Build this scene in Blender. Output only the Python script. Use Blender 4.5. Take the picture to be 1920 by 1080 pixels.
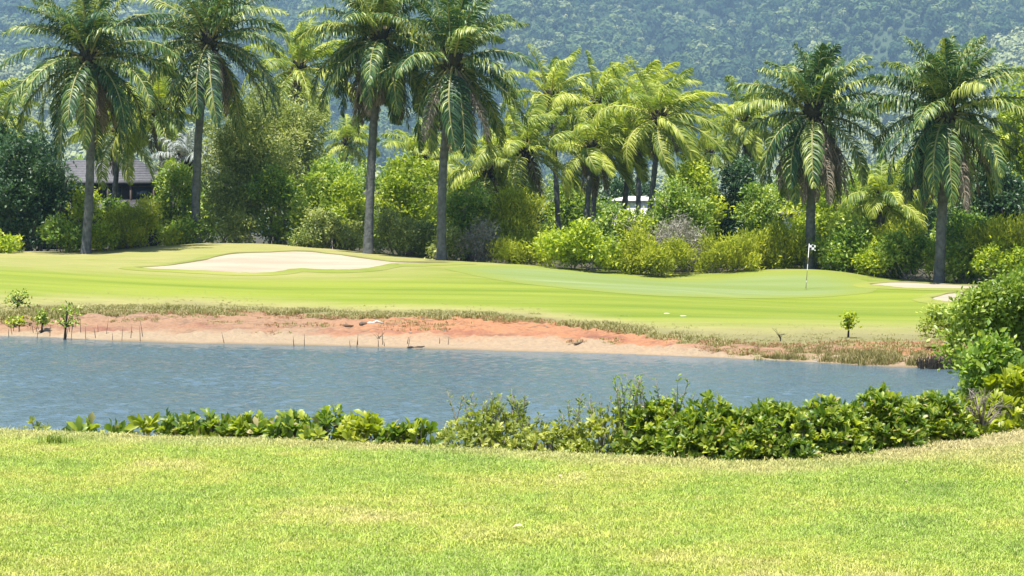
import bpy, math, random
import numpy as np
from mathutils import Vector, Matrix
from mathutils.geometry import delaunay_2d_cdt

for o in list(bpy.data.objects):
    bpy.data.objects.remove(o)
SC = bpy.context.scene
COL = SC.collection
PI = math.pi
R = math.radians

# ------------------------------------------------------------------ camera, sky, sun, exposure
LENS = 77.0
FPX = 1920 * LENS / 36.0
ZC = 3.37
PITCH = math.atan((540 - 430) / FPX)
SUN_EL, SUN_AZ = 75.0, 212.0          # azimuth: compass style, 0 = +Y (ahead), 90 = +X (right)
EXPOSURE = 1.17

cam = bpy.data.cameras.new('camera')
cam.lens = LENS; cam.sensor_width = 36; cam.clip_start = 0.1; cam.clip_end = 9000
camo = bpy.data.objects.new('camera', cam); COL.objects.link(camo)
camo.location = (0, 0, ZC); camo.rotation_euler = (PI / 2 - PITCH, 0, 0)
SC.camera = camo

w = bpy.data.worlds.new('World'); SC.world = w; w.use_nodes = True
nt = w.node_tree; nt.nodes.clear()
sky = nt.nodes.new('ShaderNodeTexSky'); sky.sky_type = 'NISHITA'; sky.sun_disc = False
sky.sun_elevation = R(SUN_EL); sky.sun_rotation = R(SUN_AZ); sky.air_density = 1.0; sky.dust_density = 0.6; sky.ozone_density = 1.3
bg = nt.nodes.new('ShaderNodeBackground'); bg.inputs['Strength'].default_value = 0.085
out = nt.nodes.new('ShaderNodeOutputWorld')
nt.links.new(sky.outputs[0], bg.inputs[0]); nt.links.new(bg.outputs[0], out.inputs[0])

sun = bpy.data.lights.new('sun', 'SUN'); sun.energy = 5.0; sun.angle = R(0.53); sun.color = (1.0, 0.955, 0.88)
suno = bpy.data.objects.new('sun', sun); COL.objects.link(suno)
sdir = Vector((math.sin(R(SUN_AZ)) * math.cos(R(SUN_EL)), math.cos(R(SUN_AZ)) * math.cos(R(SUN_EL)), math.sin(R(SUN_EL))))
suno.rotation_euler = sdir.to_track_quat('Z', 'Y').to_euler(); suno.location = (0, 0, 60)

SC.view_settings.view_transform = 'Standard'; SC.view_settings.look = 'None'
SC.view_settings.exposure = EXPOSURE; SC.view_settings.gamma = 1.0; SC.view_settings.use_curve_mapping = False
SC.render.engine = 'CYCLES'
SC.cycles.max_bounces = 8; SC.cycles.diffuse_bounces = 3; SC.cycles.glossy_bounces = 2
SC.cycles.transmission_bounces = 4; SC.cycles.transparent_max_bounces = 8; SC.cycles.volume_bounces = 1
SC.cycles.sample_clamp_indirect = 6.0
SC.cycles.use_denoising = True; SC.cycles.denoiser = 'OPENIMAGEDENOISE'; SC.cycles.denoising_prefilter = 'ACCURATE'; SC.cycles.denoising_input_passes = 'RGB_ALBEDO_NORMAL'

CP, SP = math.cos(PITCH), math.sin(PITCH)
def P(px, py, Y):
    """photograph position and distance -> place in the world"""
    dx = (px - 960) / FPX; dy = (540 - py) / FPX
    d = (dx, CP + dy * SP, -SP + dy * CP)
    t = Y / d[1]
    return np.array((d[0] * t, Y, ZC + d[2] * t))
def pix(Y): return Y / FPX            # metres per photograph pixel at a distance

# ------------------------------------------------------------------ mesh helpers
def tag(o, label=None, cat=None, group=None, kind=None):
    if label: o['label'] = label
    if cat: o['category'] = cat
    if group: o['group'] = group
    if kind: o['kind'] = kind
    return o
def empty(name, loc):
    o = bpy.data.objects.new(name, None); COL.objects.link(o); o.location = [float(v) for v in loc]
    o.empty_display_size = 0.1
    return o
def mesh(name, V, F, mat=None, attrs=None, smooth=False):
    """V: n x 3, F: one int array (n x 3 / n x 4) or a list of such arrays"""
    V = np.asarray(V, dtype=np.float32)
    Fs = F if isinstance(F, list) else [F]
    Fs = [np.asarray(f, dtype=np.int32) for f in Fs if len(f)]
    me = bpy.data.meshes.new(name)
    me.vertices.add(len(V)); me.vertices.foreach_set('co', V.ravel())
    idx = np.concatenate([f.ravel() for f in Fs]); tot = np.concatenate([np.full(len(f), f.shape[1], np.int32) for f in Fs])
    me.loops.add(len(idx)); me.loops.foreach_set('vertex_index', idx)
    me.polygons.add(len(tot))
    st = np.zeros(len(tot), np.int32); st[1:] = np.cumsum(tot)[:-1]
    me.polygons.foreach_set('loop_start', st); me.polygons.foreach_set('loop_total', tot)
    if smooth: me.polygons.foreach_set('use_smooth', np.ones(len(tot), bool))
    if attrs:
        for k, v in attrs.items():
            a = me.attributes.new(k, 'FLOAT', 'POINT'); a.data.foreach_set('value', np.asarray(v, np.float32).ravel())
    me.update(calc_edges=True)
    if mat: me.materials.append(mat)
    return me
def obj(name, me, parent=None, loc=None):
    o = bpy.data.objects.new(name, me); COL.objects.link(o)
    if parent is not None: o.parent = parent
    if loc is not None: o.location = [float(v) for v in loc]
    return o
class MB:
    """collects pieces into ONE mesh"""
    def __init__(s): s.V = []; s.F3 = []; s.F4 = []; s.n = 0; s.A = []
    def add(s, V, F, a=0.0):
        V = np.asarray(V, float)
        for f in (F if isinstance(F, list) else [F]):
            f = np.asarray(f, int)
            if len(f) == 0: continue
            (s.F3 if f.shape[1] == 3 else s.F4).append(f + s.n)
        s.V.append(V); s.n += len(V)
        s.A.append(np.broadcast_to(np.asarray(a, float), (len(V),)))
    def data(s):
        F = []
        if s.F3: F.append(np.concatenate(s.F3))
        if s.F4: F.append(np.concatenate(s.F4))
        return np.concatenate(s.V), F, np.concatenate(s.A)
    def mesh(s, name, mat, smooth=False):
        V, F, A = s.data()
        return mesh(name, V, F, mat, {'tint': A}, smooth)
    def obj(s, name, mat, parent=None, loc=None, smooth=False):
        return obj(name, s.mesh(name, mat, smooth), parent, loc)
def tube(pts, rad, seg=7, cap=True):
    pts = np.asarray(pts, float); n = len(pts); rad = np.broadcast_to(np.asarray(rad, float), (n,))
    t = np.gradient(pts, axis=0); t /= np.linalg.norm(t, axis=1)[:, None] + 1e-9
    up = np.array((0.02, 1.0, 0.05)) if abs(t[:, 2]).mean() > 0.6 else np.array((0.01, 0.03, 1.0))
    a = np.cross(t, up); a /= np.linalg.norm(a, axis=1)[:, None] + 1e-9
    b = np.cross(t, a)
    th = np.arange(seg) * 2 * PI / seg
    V = pts[:, None] + rad[:, None, None] * (np.cos(th)[None, :, None] * a[:, None] + np.sin(th)[None, :, None] * b[:, None])
    V = V.reshape(-1, 3)
    i = np.arange(n - 1)[:, None] * seg; j = np.arange(seg)[None]; k = (j + 1) % seg
    F = np.stack([i + j, i + k, i + seg + k, i + seg + j], -1).reshape(-1, 4)
    if cap:
        V = np.vstack([V, pts[-1:]]); c = len(V) - 1; o = (n - 1) * seg
        F3 = np.stack([o + np.arange(seg), o + (np.arange(seg) + 1) % seg, np.full(seg, c)], -1)
        return V, [F, F3]
    return V, F
def box(x0, x1, y0, y1, z0, z1):
    V = np.array([(x, y, z) for z in (z0, z1) for y in (y0, y1) for x in (x0, x1)], float)
    F = np.array([(0, 2, 3, 1), (4, 5, 7, 6), (0, 1, 5, 4), (2, 6, 7, 3), (0, 4, 6, 2), (1, 3, 7, 5)])
    return V, F
def norm(v): return v / (np.linalg.norm(v, axis=-1, keepdims=True) + 1e-9)
def scatter(T, TF, pos, axis, nrm, scale):
    """copies of a template (x = along, y = side, z = normal) -> V, F"""
    x = norm(axis); y = norm(np.cross(nrm, x)); z = np.cross(x, y)
    scale = np.asarray(scale, float)
    if scale.ndim == 1: scale = np.repeat(scale[:, None], 3, 1)
    n = len(pos); m = len(T)
    L = T[None] * scale[:, None]
    V = pos[:, None] + L[..., 0:1] * x[:, None] + L[..., 1:2] * y[:, None] + L[..., 2:3] * z[:, None]
    off = (np.arange(n) * m)[:, None, None]
    Fs = [(f[None] + off).reshape(-1, f.shape[1]) for f in TF]
    return V.reshape(-1, 3), Fs
# templates of one unit length
LEAF4 = (np.array([(0, 0, 0), (.5, .5, .10), (1, 0, -.05), (.5, -.5, .10)], float), [np.array([(0, 3, 2), (0, 2, 1)])])
LEAF8 = (np.array([(0, 0, 0), (.36, 0, .03), (.74, 0, .02), (1, 0, -.07), (.36, .33, .10), (.74, .48, .08), (.36, -.33, .10), (.74, -.48, .08)], float),
         [np.array([(0, 1, 4), (0, 6, 1), (2, 3, 5), (2, 7, 3)]), np.array([(1, 2, 5, 4), (1, 6, 7, 2)])])

# value noise in numpy
def vnoise(x, y, seed=0):
    xi = np.floor(x).astype(np.int64); yi = np.floor(y).astype(np.int64); fx = x - xi; fy = y - yi
    def h(a, b):
        v = (a * 374761393 + b * 668265263 + seed * 1442695040) & 0x7fffffff
        v = ((v ^ (v >> 13)) * 1274126177) & 0x7fffffff
        return ((v ^ (v >> 16)) & 0xffff) / 65535.0
    fx = fx * fx * (3 - 2 * fx); fy = fy * fy * (3 - 2 * fy)
    return (h(xi, yi) * (1 - fx) + h(xi + 1, yi) * fx) * (1 - fy) + (h(xi, yi + 1) * (1 - fx) + h(xi + 1, yi + 1) * fx) * fy
def fbm(x, y, seed=0, oct=4):
    x = np.asarray(x, float); y = np.asarray(y, float)
    s = 0; a = .5
    for i in range(oct):
        s = s + a * vnoise(x * 2 ** i, y * 2 ** i, seed + i * 17); a *= .5
    return s / (1 - .5 ** oct)

# ------------------------------------------------------------------ materials
def new_mat(name):
    m = bpy.data.materials.new(name); m.use_nodes = True
    nt = m.node_tree; b = nt.nodes['Principled BSDF']
    return m, nt, b
def N(nt, typ, **kw):
    n = nt.nodes.new(typ)
    for k, v in kw.items(): setattr(n, k, v)
    return n
def ramp(nt, stops):
    r = nt.nodes.new('ShaderNodeValToRGB'); e = r.color_ramp.elements
    while len(e) < len(stops): e.new(0.5)
    for i, (p, c) in enumerate(stops):
        e[i].position = p; e[i].color = (*c, 1)
    return r
def noise(nt, scale, detail=4, rough=.55, vec=None, stretch=None, world=True):
    n = nt.nodes.new('ShaderNodeTexNoise'); n.inputs['Scale'].default_value = scale
    n.inputs['Detail'].default_value = detail; n.inputs['Roughness'].default_value = rough
    if vec is None:
        g = nt.nodes.new('ShaderNodeNewGeometry'); vec = g.outputs['Position']
    if stretch:
        mp = nt.nodes.new('ShaderNodeMapping'); mp.inputs['Scale'].default_value = stretch
        nt.links.new(vec, mp.inputs['Vector']); vec = mp.outputs[0]
    nt.links.new(vec, n.inputs['Vector'])
    return n
def mix(nt, fac, a, b, blend='MIX'):
    m = nt.nodes.new('ShaderNodeMix'); m.data_type = 'RGBA'; m.blend_type = blend
    for s, v in ((m.inputs[0], fac), (m.inputs[6], a), (m.inputs[7], b)):
        if isinstance(v, (int, float)): s.default_value = v
        elif isinstance(v, tuple): s.default_value = (*v, 1)
        else: nt.links.new(v, s)
    return m.outputs[2]
def math_(nt, op, a, b=None, clamp=False):
    m = nt.nodes.new('ShaderNodeMath'); m.operation = op; m.use_clamp = clamp
    for i, v in enumerate((a, b)):
        if v is None: continue
        if isinstance(v, (int, float)): m.inputs[i].default_value = v
        else: nt.links.new(v, m.inputs[i])
    return m.outputs[0]
def attr(nt, name):
    a = nt.nodes.new('ShaderNodeAttribute'); a.attribute_name = name
    return a.outputs['Fac']
def leaf_mat(name, stops, trans=.35, rough=.45, spec=.4, tcol=1.5, patch=None):
    """stops: colours over the leaf's own tint; part of the light comes through the leaf"""
    m, nt, b = new_mat(name)
    r = ramp(nt, stops); nt.links.new(attr(nt, 'tint'), r.inputs[0])
    col = r.outputs[0]
    if patch:
        n = noise(nt, patch[0], 2); col = mix(nt, math_(nt, 'MULTIPLY', n.outputs[0], patch[1]), col, patch[2])
    nt.links.new(col, b.inputs['Base Color'])
    b.inputs['Roughness'].default_value = rough; b.inputs['Specular IOR Level'].default_value = spec
    t = nt.nodes.new('ShaderNodeBsdfTranslucent')
    tc = mix(nt, 1.0, col, (tcol * .95, tcol, tcol * .45), 'MULTIPLY')
    nt.links.new(tc, t.inputs[0])
    ms = nt.nodes.new('ShaderNodeMixShader'); ms.inputs[0].default_value = trans
    nt.links.new(b.outputs[0], ms.inputs[1]); nt.links.new(t.outputs[0], ms.inputs[2])
    nt.links.new(ms.outputs[0], nt.nodes['Material Output'].inputs[0])
    return m
def plain(name, col, rough=.7, var=.25, scale=8, bump=0, bscale=30, spec=.3, metal=0):
    m, nt, b = new_mat(name)
    n = noise(nt, scale, 5)
    r = ramp(nt, [(0.25, tuple(c * (1 - var) for c in col)), (.75, tuple(min(1, c * (1 + var)) for c in col))])
    nt.links.new(n.outputs[0], r.inputs[0]); nt.links.new(r.outputs[0], b.inputs['Base Color'])
    b.inputs['Roughness'].default_value = rough; b.inputs['Specular IOR Level'].default_value = spec
    b.inputs['Metallic'].default_value = metal
    if bump:
        n2 = noise(nt, bscale, 5); bp = nt.nodes.new('ShaderNodeBump'); bp.inputs['Strength'].default_value = 1; bp.inputs['Distance'].default_value = bump
        nt.links.new(n2.outputs[0], bp.inputs['Height']); nt.links.new(bp.outputs[0], b.inputs['Normal'])
    return m

M = {}
M['bark'] = plain('bark', (.20, .17, .14), .85, .35, 9, .02, 14)
M['bark_pale'] = plain('bark_pale', (.52, .47, .40), .8, .3, 6, .01, 14)
M['twig'] = plain('twig', (.22, .19, .16), .85, .3, 5)
M['twig_pale'] = plain('twig_pale', (.42, .38, .33), .85, .25, 5)
M['palm_trunk'] = plain('palm_trunk', (.10, .105, .105), .85, .5, 5, .04, 9)
M['palm_heart'] = plain('palm_heart', (.035, .03, .02), .9, .4, 6, .03, 9)
G = lambda *c: tuple(c)
M['oil'] = leaf_mat('palm_leaf_dark', [(0, G(.016, .052, .022)), (.45, G(.065, .135, .032)), (.88, G(.34, .38, .08)), (1, G(.30, .29, .11))], .2, .45, .4, 1.6)
M['coco'] = leaf_mat('palm_leaf_yellowish', [(0, G(.085, .155, .02)), (.5, G(.27, .33, .04)), (.88, G(.50, .53, .09)), (1, G(.50, .48, .16))], .38, .48, .4, 1.5)
M['silver'] = leaf_mat('palm_leaf_silver', [(0, G(.2, .23, .22)), (1, G(.4, .43, .42))], .2, .5, .4, 1)
M['dead'] = leaf_mat('palm_leaf_dead', [(0, G(.12, .10, .085)), (.6, G(.22, .185, .15)), (1, G(.36, .30, .22))], .25, .8, .1, 1)
M['broad'] = leaf_mat('leaf_mid_green', [(0, G(.07, .15, .02)), (.5, G(.21, .31, .036)), (1, G(.47, .52, .075))], .36, .45, .4)
M['bright'] = leaf_mat('leaf_bright_green', [(0, G(.12, .20, .016)), (.5, G(.32, .40, .025)), (1, G(.56, .58, .045))], .40, .48, .35)
M['olive'] = leaf_mat('leaf_olive', [(0, G(.15, .19, .02)), (.55, G(.33, .37, .03)), (1, G(.52, .52, .055))], .36, .6, .2)
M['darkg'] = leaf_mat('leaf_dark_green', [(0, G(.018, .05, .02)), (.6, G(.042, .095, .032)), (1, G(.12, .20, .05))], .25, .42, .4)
M['greyg'] = leaf_mat('leaf_grey_green', [(0, G(.10, .145, .035)), (.5, G(.25, .30, .07)), (1, G(.48, .50, .16))], .32, .5, .35)
M['greydead'] = leaf_mat('leaf_dry_grey', [(0, G(.18, .17, .145)), (1, G(.46, .44, .38))], .25, .8, .1, 1)
M['mangrove'] = leaf_mat('leaf_mangrove', [(0, G(.12, .195, .024)), (.55, G(.28, .36, .045)), (1, G(.48, .52, .11))], .36, .42, .45)
M['hedge'] = leaf_mat('leaf_hedge', [(0, G(.04, .095, .016)), (.45, G(.13, .21, .026)), (.94, G(.40, .44, .05)), (1, G(.42, .36, .17))], .38, .42, .4)
M['hedge_y'] = leaf_mat('leaf_yellow_green', [(0, G(.16, .21, .018)), (.6, G(.30, .35, .025)), (1, G(.46, .47, .06))], .40, .42, .4)
M['sage'] = leaf_mat('leaf_fine_sage', [(0, G(.12, .17, .03)), (.55, G(.27, .31, .05)), (1, G(.48, .48, .12))], .36, .45, .4)

# ------------------------------------------------------------------ terrain beyond the pond
cx = np.array([-900, -400, 0, 200, 370, 480, 600, 700, 830, 1000, 1170, 1280, 1400, 1490, 1560, 1640, 1760, 1900, 2300, 2800], float)
crest_y = np.array([474, 472, 472, 474, 456, 457, 466, 476, 488, 498, 515, 522, 512, 507, 508, 520, 531, 537, 540, 540], float)
crest_Y = np.array([114, 114, 114, 112, 118, 116, 113, 112, 108, 106, 104, 103, 104, 104, 104, 104, 102, 100, 100, 100], float)
wl_y = np.interp(cx, [-900, 0, 300, 600, 900, 1200, 1500, 1650, 1800, 2800], [622, 630, 643, 648, 657, 665, 678, 687, 692, 700])
bt_y = np.interp(cx, [-900, 0, 400, 700, 900, 1100, 1180, 1280, 1400, 1490, 1560, 1700, 2800], [583, 585, 583, 590, 597, 603, 622, 636, 645, 648, 643, 639, 642])
bt_z = np.interp(cx, [-900, 0, 900, 1100, 1280, 1490, 1700, 2800], [.62, .62, .53, .46, .29, .22, .30, .3])
ctl = []; WLx = []; WLy = []; BTx = []; BTy = []
for i, x in enumerate(cx):
    Yw = ZC * FPX / (wl_y[i] - 430); p = P(x, wl_y[i], Yw); ctl.append((p[0], p[1], 0.0)); WLx.append(p[0]); WLy.append(p[1])
    ctl.append((p[0], p[1] - 9, -.9))
    Yb = (ZC - bt_z[i]) * FPX / (bt_y[i] - 430); p = P(x, bt_y[i], Yb); ctl.append(tuple(p)); BTx.append(p[0]); BTy.append(p[1])
    p = P(x, crest_y[i], crest_Y[i]); ctl.append(tuple(p))
    ctl.append((p[0], p[1] + 14, p[2] - .15)); ctl.append((p[0], 165, 1.6))
for x, y, Y in ((1511, 543, 98), (1400, 560, 90), (1511, 580, 79), (1750, 545, 96), (1780, 568, 87), (1650, 590, 76), (1280, 545, 91), (1280, 570, 80),
                (480, 515, 98), (480, 476, 106), (1640, 545, 95), (300, 505, 99), (1130, 535, 95), (830, 505, 100)):
    ctl.append(tuple(P(x, y, Y)))
ctl = np.array(ctl)
def tps_fit(c):
    S = 40.0; xy = c[:, :2] / S; n = len(c)
    d = np.linalg.norm(xy[:, None] - xy[None], axis=2); K = np.where(d > 0, d * d * np.log(d + 1e-12), 0) + np.eye(n) * 2e-4
    Pm = np.hstack([np.ones((n, 1)), xy]); A = np.zeros((n + 3, n + 3)); A[:n, :n] = K; A[:n, n:] = Pm; A[n:, :n] = Pm.T
    s = np.linalg.solve(A, np.concatenate([c[:, 2], np.zeros(3)]))
    return xy, s, S
TP = tps_fit(ctl)
def zfar(X, Y):
    X = np.asarray(X, float); Y = np.asarray(Y, float); sh = X.shape
    xc = np.clip(X, -42, 42).ravel(); yc = np.clip(Y, 44, 165).ravel()
    xy, s, S = TP; out = np.zeros(len(xc)); q = np.stack([xc, yc], 1) / S
    for a in range(0, len(q), 20000):
        d = np.linalg.norm(q[a:a + 20000, None] - xy[None], axis=2)
        out[a:a + 20000] = np.where(d > 0, d * d * np.log(d + 1e-12), 0) @ s[:-3] + s[-3] + q[a:a + 20000] @ s[-2:]
    return out.reshape(sh)
def bank_edge(X):
    X = np.asarray(X, float)
    return np.interp(X, BTx, BTy) + ((fbm(X * .35, X * 0 + 3.3, 5, 4) - .5) * 2.6 + (vnoise(X * 5, X * 0 + 9, 8) - .5) * .5) * (1 - .6 * ss(3, 6, X))
def water_edge(X): return np.interp(X, WLx, WLy)
def zat(X, Y): return float(zfar(np.array([X]), np.array([Y]))[0])
def on_ground(px, py):
    """first place where the ray through a photograph position meets the ground beyond the pond"""
    Ys = np.arange(48, 124, .1); pts = np.array([P(px, py, Y) for Y in (48., 124.)])
    t = (Ys - 48) / 76; X = pts[0, 0] + (pts[1, 0] - pts[0, 0]) * t; Z = pts[0, 2] + (pts[1, 2] - pts[0, 2]) * t
    h = np.maximum(zfar(X, Ys), 0); k = np.argmax(h >= Z)
    return np.array((X[k], Ys[k], h[k]))

def grid(us, vs, fn, name, mat, attrs=None, smooth=True):
    U, Vv = np.meshgrid(us, vs); X, Y, Z, at = fn(U, Vv)
    V = np.stack([X, Y, Z], -1).reshape(-1, 3); m = len(us); n = len(vs)
    i = np.arange(n - 1)[:, None] * m; j = np.arange(m - 1)[None]
    F = np.stack([i + j, i + j + 1, i + m + j + 1, i + m + j], -1).reshape(-1, 4)
    return mesh(name, V, F, mat, {k: v.ravel() for k, v in at.items()}, smooth)
def ss(a, b, x):
    t = np.clip((x - a) / (b - a), 0, 1); return t * t * (3 - 2 * t)

# fairway: mown grass with bands, drier towards the bank, the crest and the upper left
m, nt, b = new_mat('fairway_grass'); M['fairway'] = m
n1 = noise(nt, .22, 4, .6, stretch=(.22, 1.6, 1)); n2 = noise(nt, 14, 4, .7); n3 = noise(nt, 1.1, 4, .6, stretch=(.35, 1, 1))
green = mix(nt, ramp(nt, [(.38, (0, 0, 0)), (.62, (1, 1, 1))]).outputs[0], (.125, .178, .014), (.20, .238, .028))
rr = nt.nodes[-2] if False else None
for l in list(nt.links):
    pass
rm = [n for n in nt.nodes if n.bl_idname == 'ShaderNodeValToRGB'][0]; nt.links.new(n1.outputs[0], rm.inputs[0])
dryc = mix(nt, n3.outputs[0], (.20, .205, .055), (.33, .29, .125))
dd = math_(nt, 'ADD', attr(nt, 'dry'), math_(nt, 'MULTIPLY', math_(nt, 'SUBTRACT', n3.outputs[0], .5), .8), True)
c = mix(nt, dd, green, dryc)
c = mix(nt, .35, c, mix(nt, n2.outputs[0], (.45, .45, .45), (1.4, 1.4, 1.4)), 'MULTIPLY')
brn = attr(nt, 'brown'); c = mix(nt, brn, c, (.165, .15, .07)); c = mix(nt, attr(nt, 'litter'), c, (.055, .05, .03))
nt.links.new(c, b.inputs['Base Color']); b.inputs['Roughness'].default_value = .8; b.inputs['Specular IOR Level'].default_value = .15
bp = nt.nodes.new('ShaderNodeBump'); bp.inputs['Distance'].default_value = .05; bp.inputs['Strength'].default_value = .6
nt.links.new(n2.outputs[0], bp.inputs['Height']); nt.links.new(bp.outputs[0], b.inputs['Normal'])

xs = np.concatenate([[-2700, -600, -250, -120, -70], np.arange(-45, 45.01, .22), [70, 120, 250, 600, 2700]])
vs = np.concatenate([np.linspace(0, .12, 26)[:-1], np.linspace(.12, 1, 90), [1.3, 2.2, 5, 14, 60]])
def f_fair(U, V):
    e = bank_edge(np.clip(U, -44, 44)); Y = e + V * (135 - e)
    Z = zfar(U, Y)
    rough = (1 - ss(.5, 5.0, Y - e))
    Z = Z + rough * (fbm(U * 1.8, Y * 1.8, 3, 3) - .5) * .16 * ss(0, .3, Y - e)
    Z = np.where(V > 1.05, 1.3 + (V > 4) * 0, Z)
    cr = np.interp(U, [P(a, 0, y)[0] for a, y in zip(cx, crest_Y)], crest_Y)
    left = ss(4, -9, U) * ss(89, 100, Y)
    dry = np.clip(1.0 * (1 - ss(1.5, 7.5 + 6 * ss(3, 7, U), Y - e)) + .75 * left + .3 * ss(-7, -1, Y - cr), 0, 1)
    brown = np.clip(.9 * (1 - ss(-.2, 3.4 + 4.5 * ss(3, 7, U), Y - e + (fbm(U * .9, Y * .9, 44, 3) - .5) * 3)), 0, 1)
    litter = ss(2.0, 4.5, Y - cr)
    return U, Y, Z, {'dry': dry, 'brown': brown, 'litter': litter}
o = obj('fairway', grid(xs, vs, f_fair, 'fairway', M['fairway'])); tag(o, 'mown green fairway rising from the pond bank to the palms', 'fairway', kind='structure')

# earth bank: orange and sandy soil between the water and the grass
m, nt, b = new_mat('bank_soil'); M['soil'] = m
n1 = noise(nt, .5, 5, .6, stretch=(.5, 1, 1)); n2 = noise(nt, 9, 5, .7); n3 = noise(nt, 2.4, 5, .65, stretch=(.28, 1.4, 1)); n4 = noise(nt, .16, 3)
r1 = ramp(nt, [(.30, (.33, .23, .15)), (.45, (.36, .21, .12)), (.60, (.42, .21, .10)), (.75, (.34, .25, .17))]); nt.links.new(n4.outputs[0], r1.inputs[0])
og = attr(nt, 'orange')
c = mix(nt, og, (.235, .165, .11), (.35, .16, .078))
c = mix(nt, math_(nt, 'MULTIPLY', n1.outputs[0], .35), c, r1.outputs[0])
rk = ramp(nt, [(.50, (0, 0, 0)), (.66, (1, 1, 1))]); nt.links.new(n3.outputs[0], rk.inputs[0])
c = mix(nt, math_(nt, 'MULTIPLY', rk.outputs[0], .8), c, (.15, .10, .065))
wl = attr(nt, 'line')
rl = ramp(nt, [(.42, (0, 0, 0)), (.58, (1, 1, 1))]); nt.links.new(n1.outputs[0], rl.inputs[0])
c = mix(nt, math_(nt, 'MULTIPLY', wl, math_(nt, 'MULTIPLY', rl.outputs[0], .8)), c, (.20, .085, .06))
sd = attr(nt, 'sand'); c = mix(nt, sd, c, (.30, .235, .155))
c = mix(nt, .85, c, mix(nt, n2.outputs[0], (.45, .45, .45), (1.45, 1.45, 1.45)), 'MULTIPLY')
wet = attr(nt, 'wet'); c = mix(nt, wet, c, (.20, .15, .09))
nt.links.new(c, b.inputs['Base Color']); b.inputs['Roughness'].default_value = .85; b.inputs['Specular IOR Level'].default_value = .15
bp = nt.nodes.new('ShaderNodeBump'); bp.inputs['Distance'].default_value = .06; nt.links.new(n2.outputs[0], bp.inputs['Height']); nt.links.new(bp.outputs[0], b.inputs['Normal'])
xb = np.concatenate([[-300, -120, -70], np.arange(-45, 45.01, .11), [70, 120, 300]])
vb = np.concatenate([np.linspace(0, 1, 46), [1.3, 1.8, 2.6, 3.6]])
def f_bank(U, V):
    Uc = np.clip(U, -44, 44); e = bank_edge(Uc); wE = water_edge(Uc) + (fbm(Uc * .6, Uc * 0 + 1.7, 31, 3) - .5) * .5
    Y = e + V * (wE - e); Z = zfar(U, Y)
    k = ss(0, .12, V) * (1 - ss(.82, 1.0, V))
    Z = Z + k * ((fbm(U * 1.3, Y * 1.5, 9, 4) - .5) * .28 + (fbm(U * 4.5, Y * 4, 12, 3) - .45) * .20) - .06 * ss(.0, .06, V) * (1 - ss(.1, .3, V))
    Z = np.where(V > 1, np.minimum(Z, -.02 - (V - 1) * .2), Z)
    px = 960 + U / Y * FPX
    orange = ss(560, 800, px) * (1 - ss(1180, 1330, px)) + .8 * ss(1560, 1640, px) * (1 - ss(1850, 1900, px)) + .25
    orange = np.clip(orange * (.55 + .9 * fbm(U * .5, Y * .9, 71, 3)), 0, 1)
    sand = np.clip(ss(.62, .80, V + (fbm(U * .8, Y, 51, 3) - .5) * .25), 0, 1) * .85
    line = np.exp(-((V - .60 + (fbm(U * .3, U * 0, 61, 3) - .5) * .25) / .055) ** 2)
    wet = ss(.955, 1.0, V)
    return U, Y, Z, {'orange': orange, 'sand': sand, 'line': line, 'wet': wet}
o = obj('earth_bank', grid(xb, vb[::-1], f_bank, 'earth_bank', M['soil'])); tag(o, 'orange and sandy bare soil bank between the water and the fairway', 'bank', kind='structure')

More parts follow.
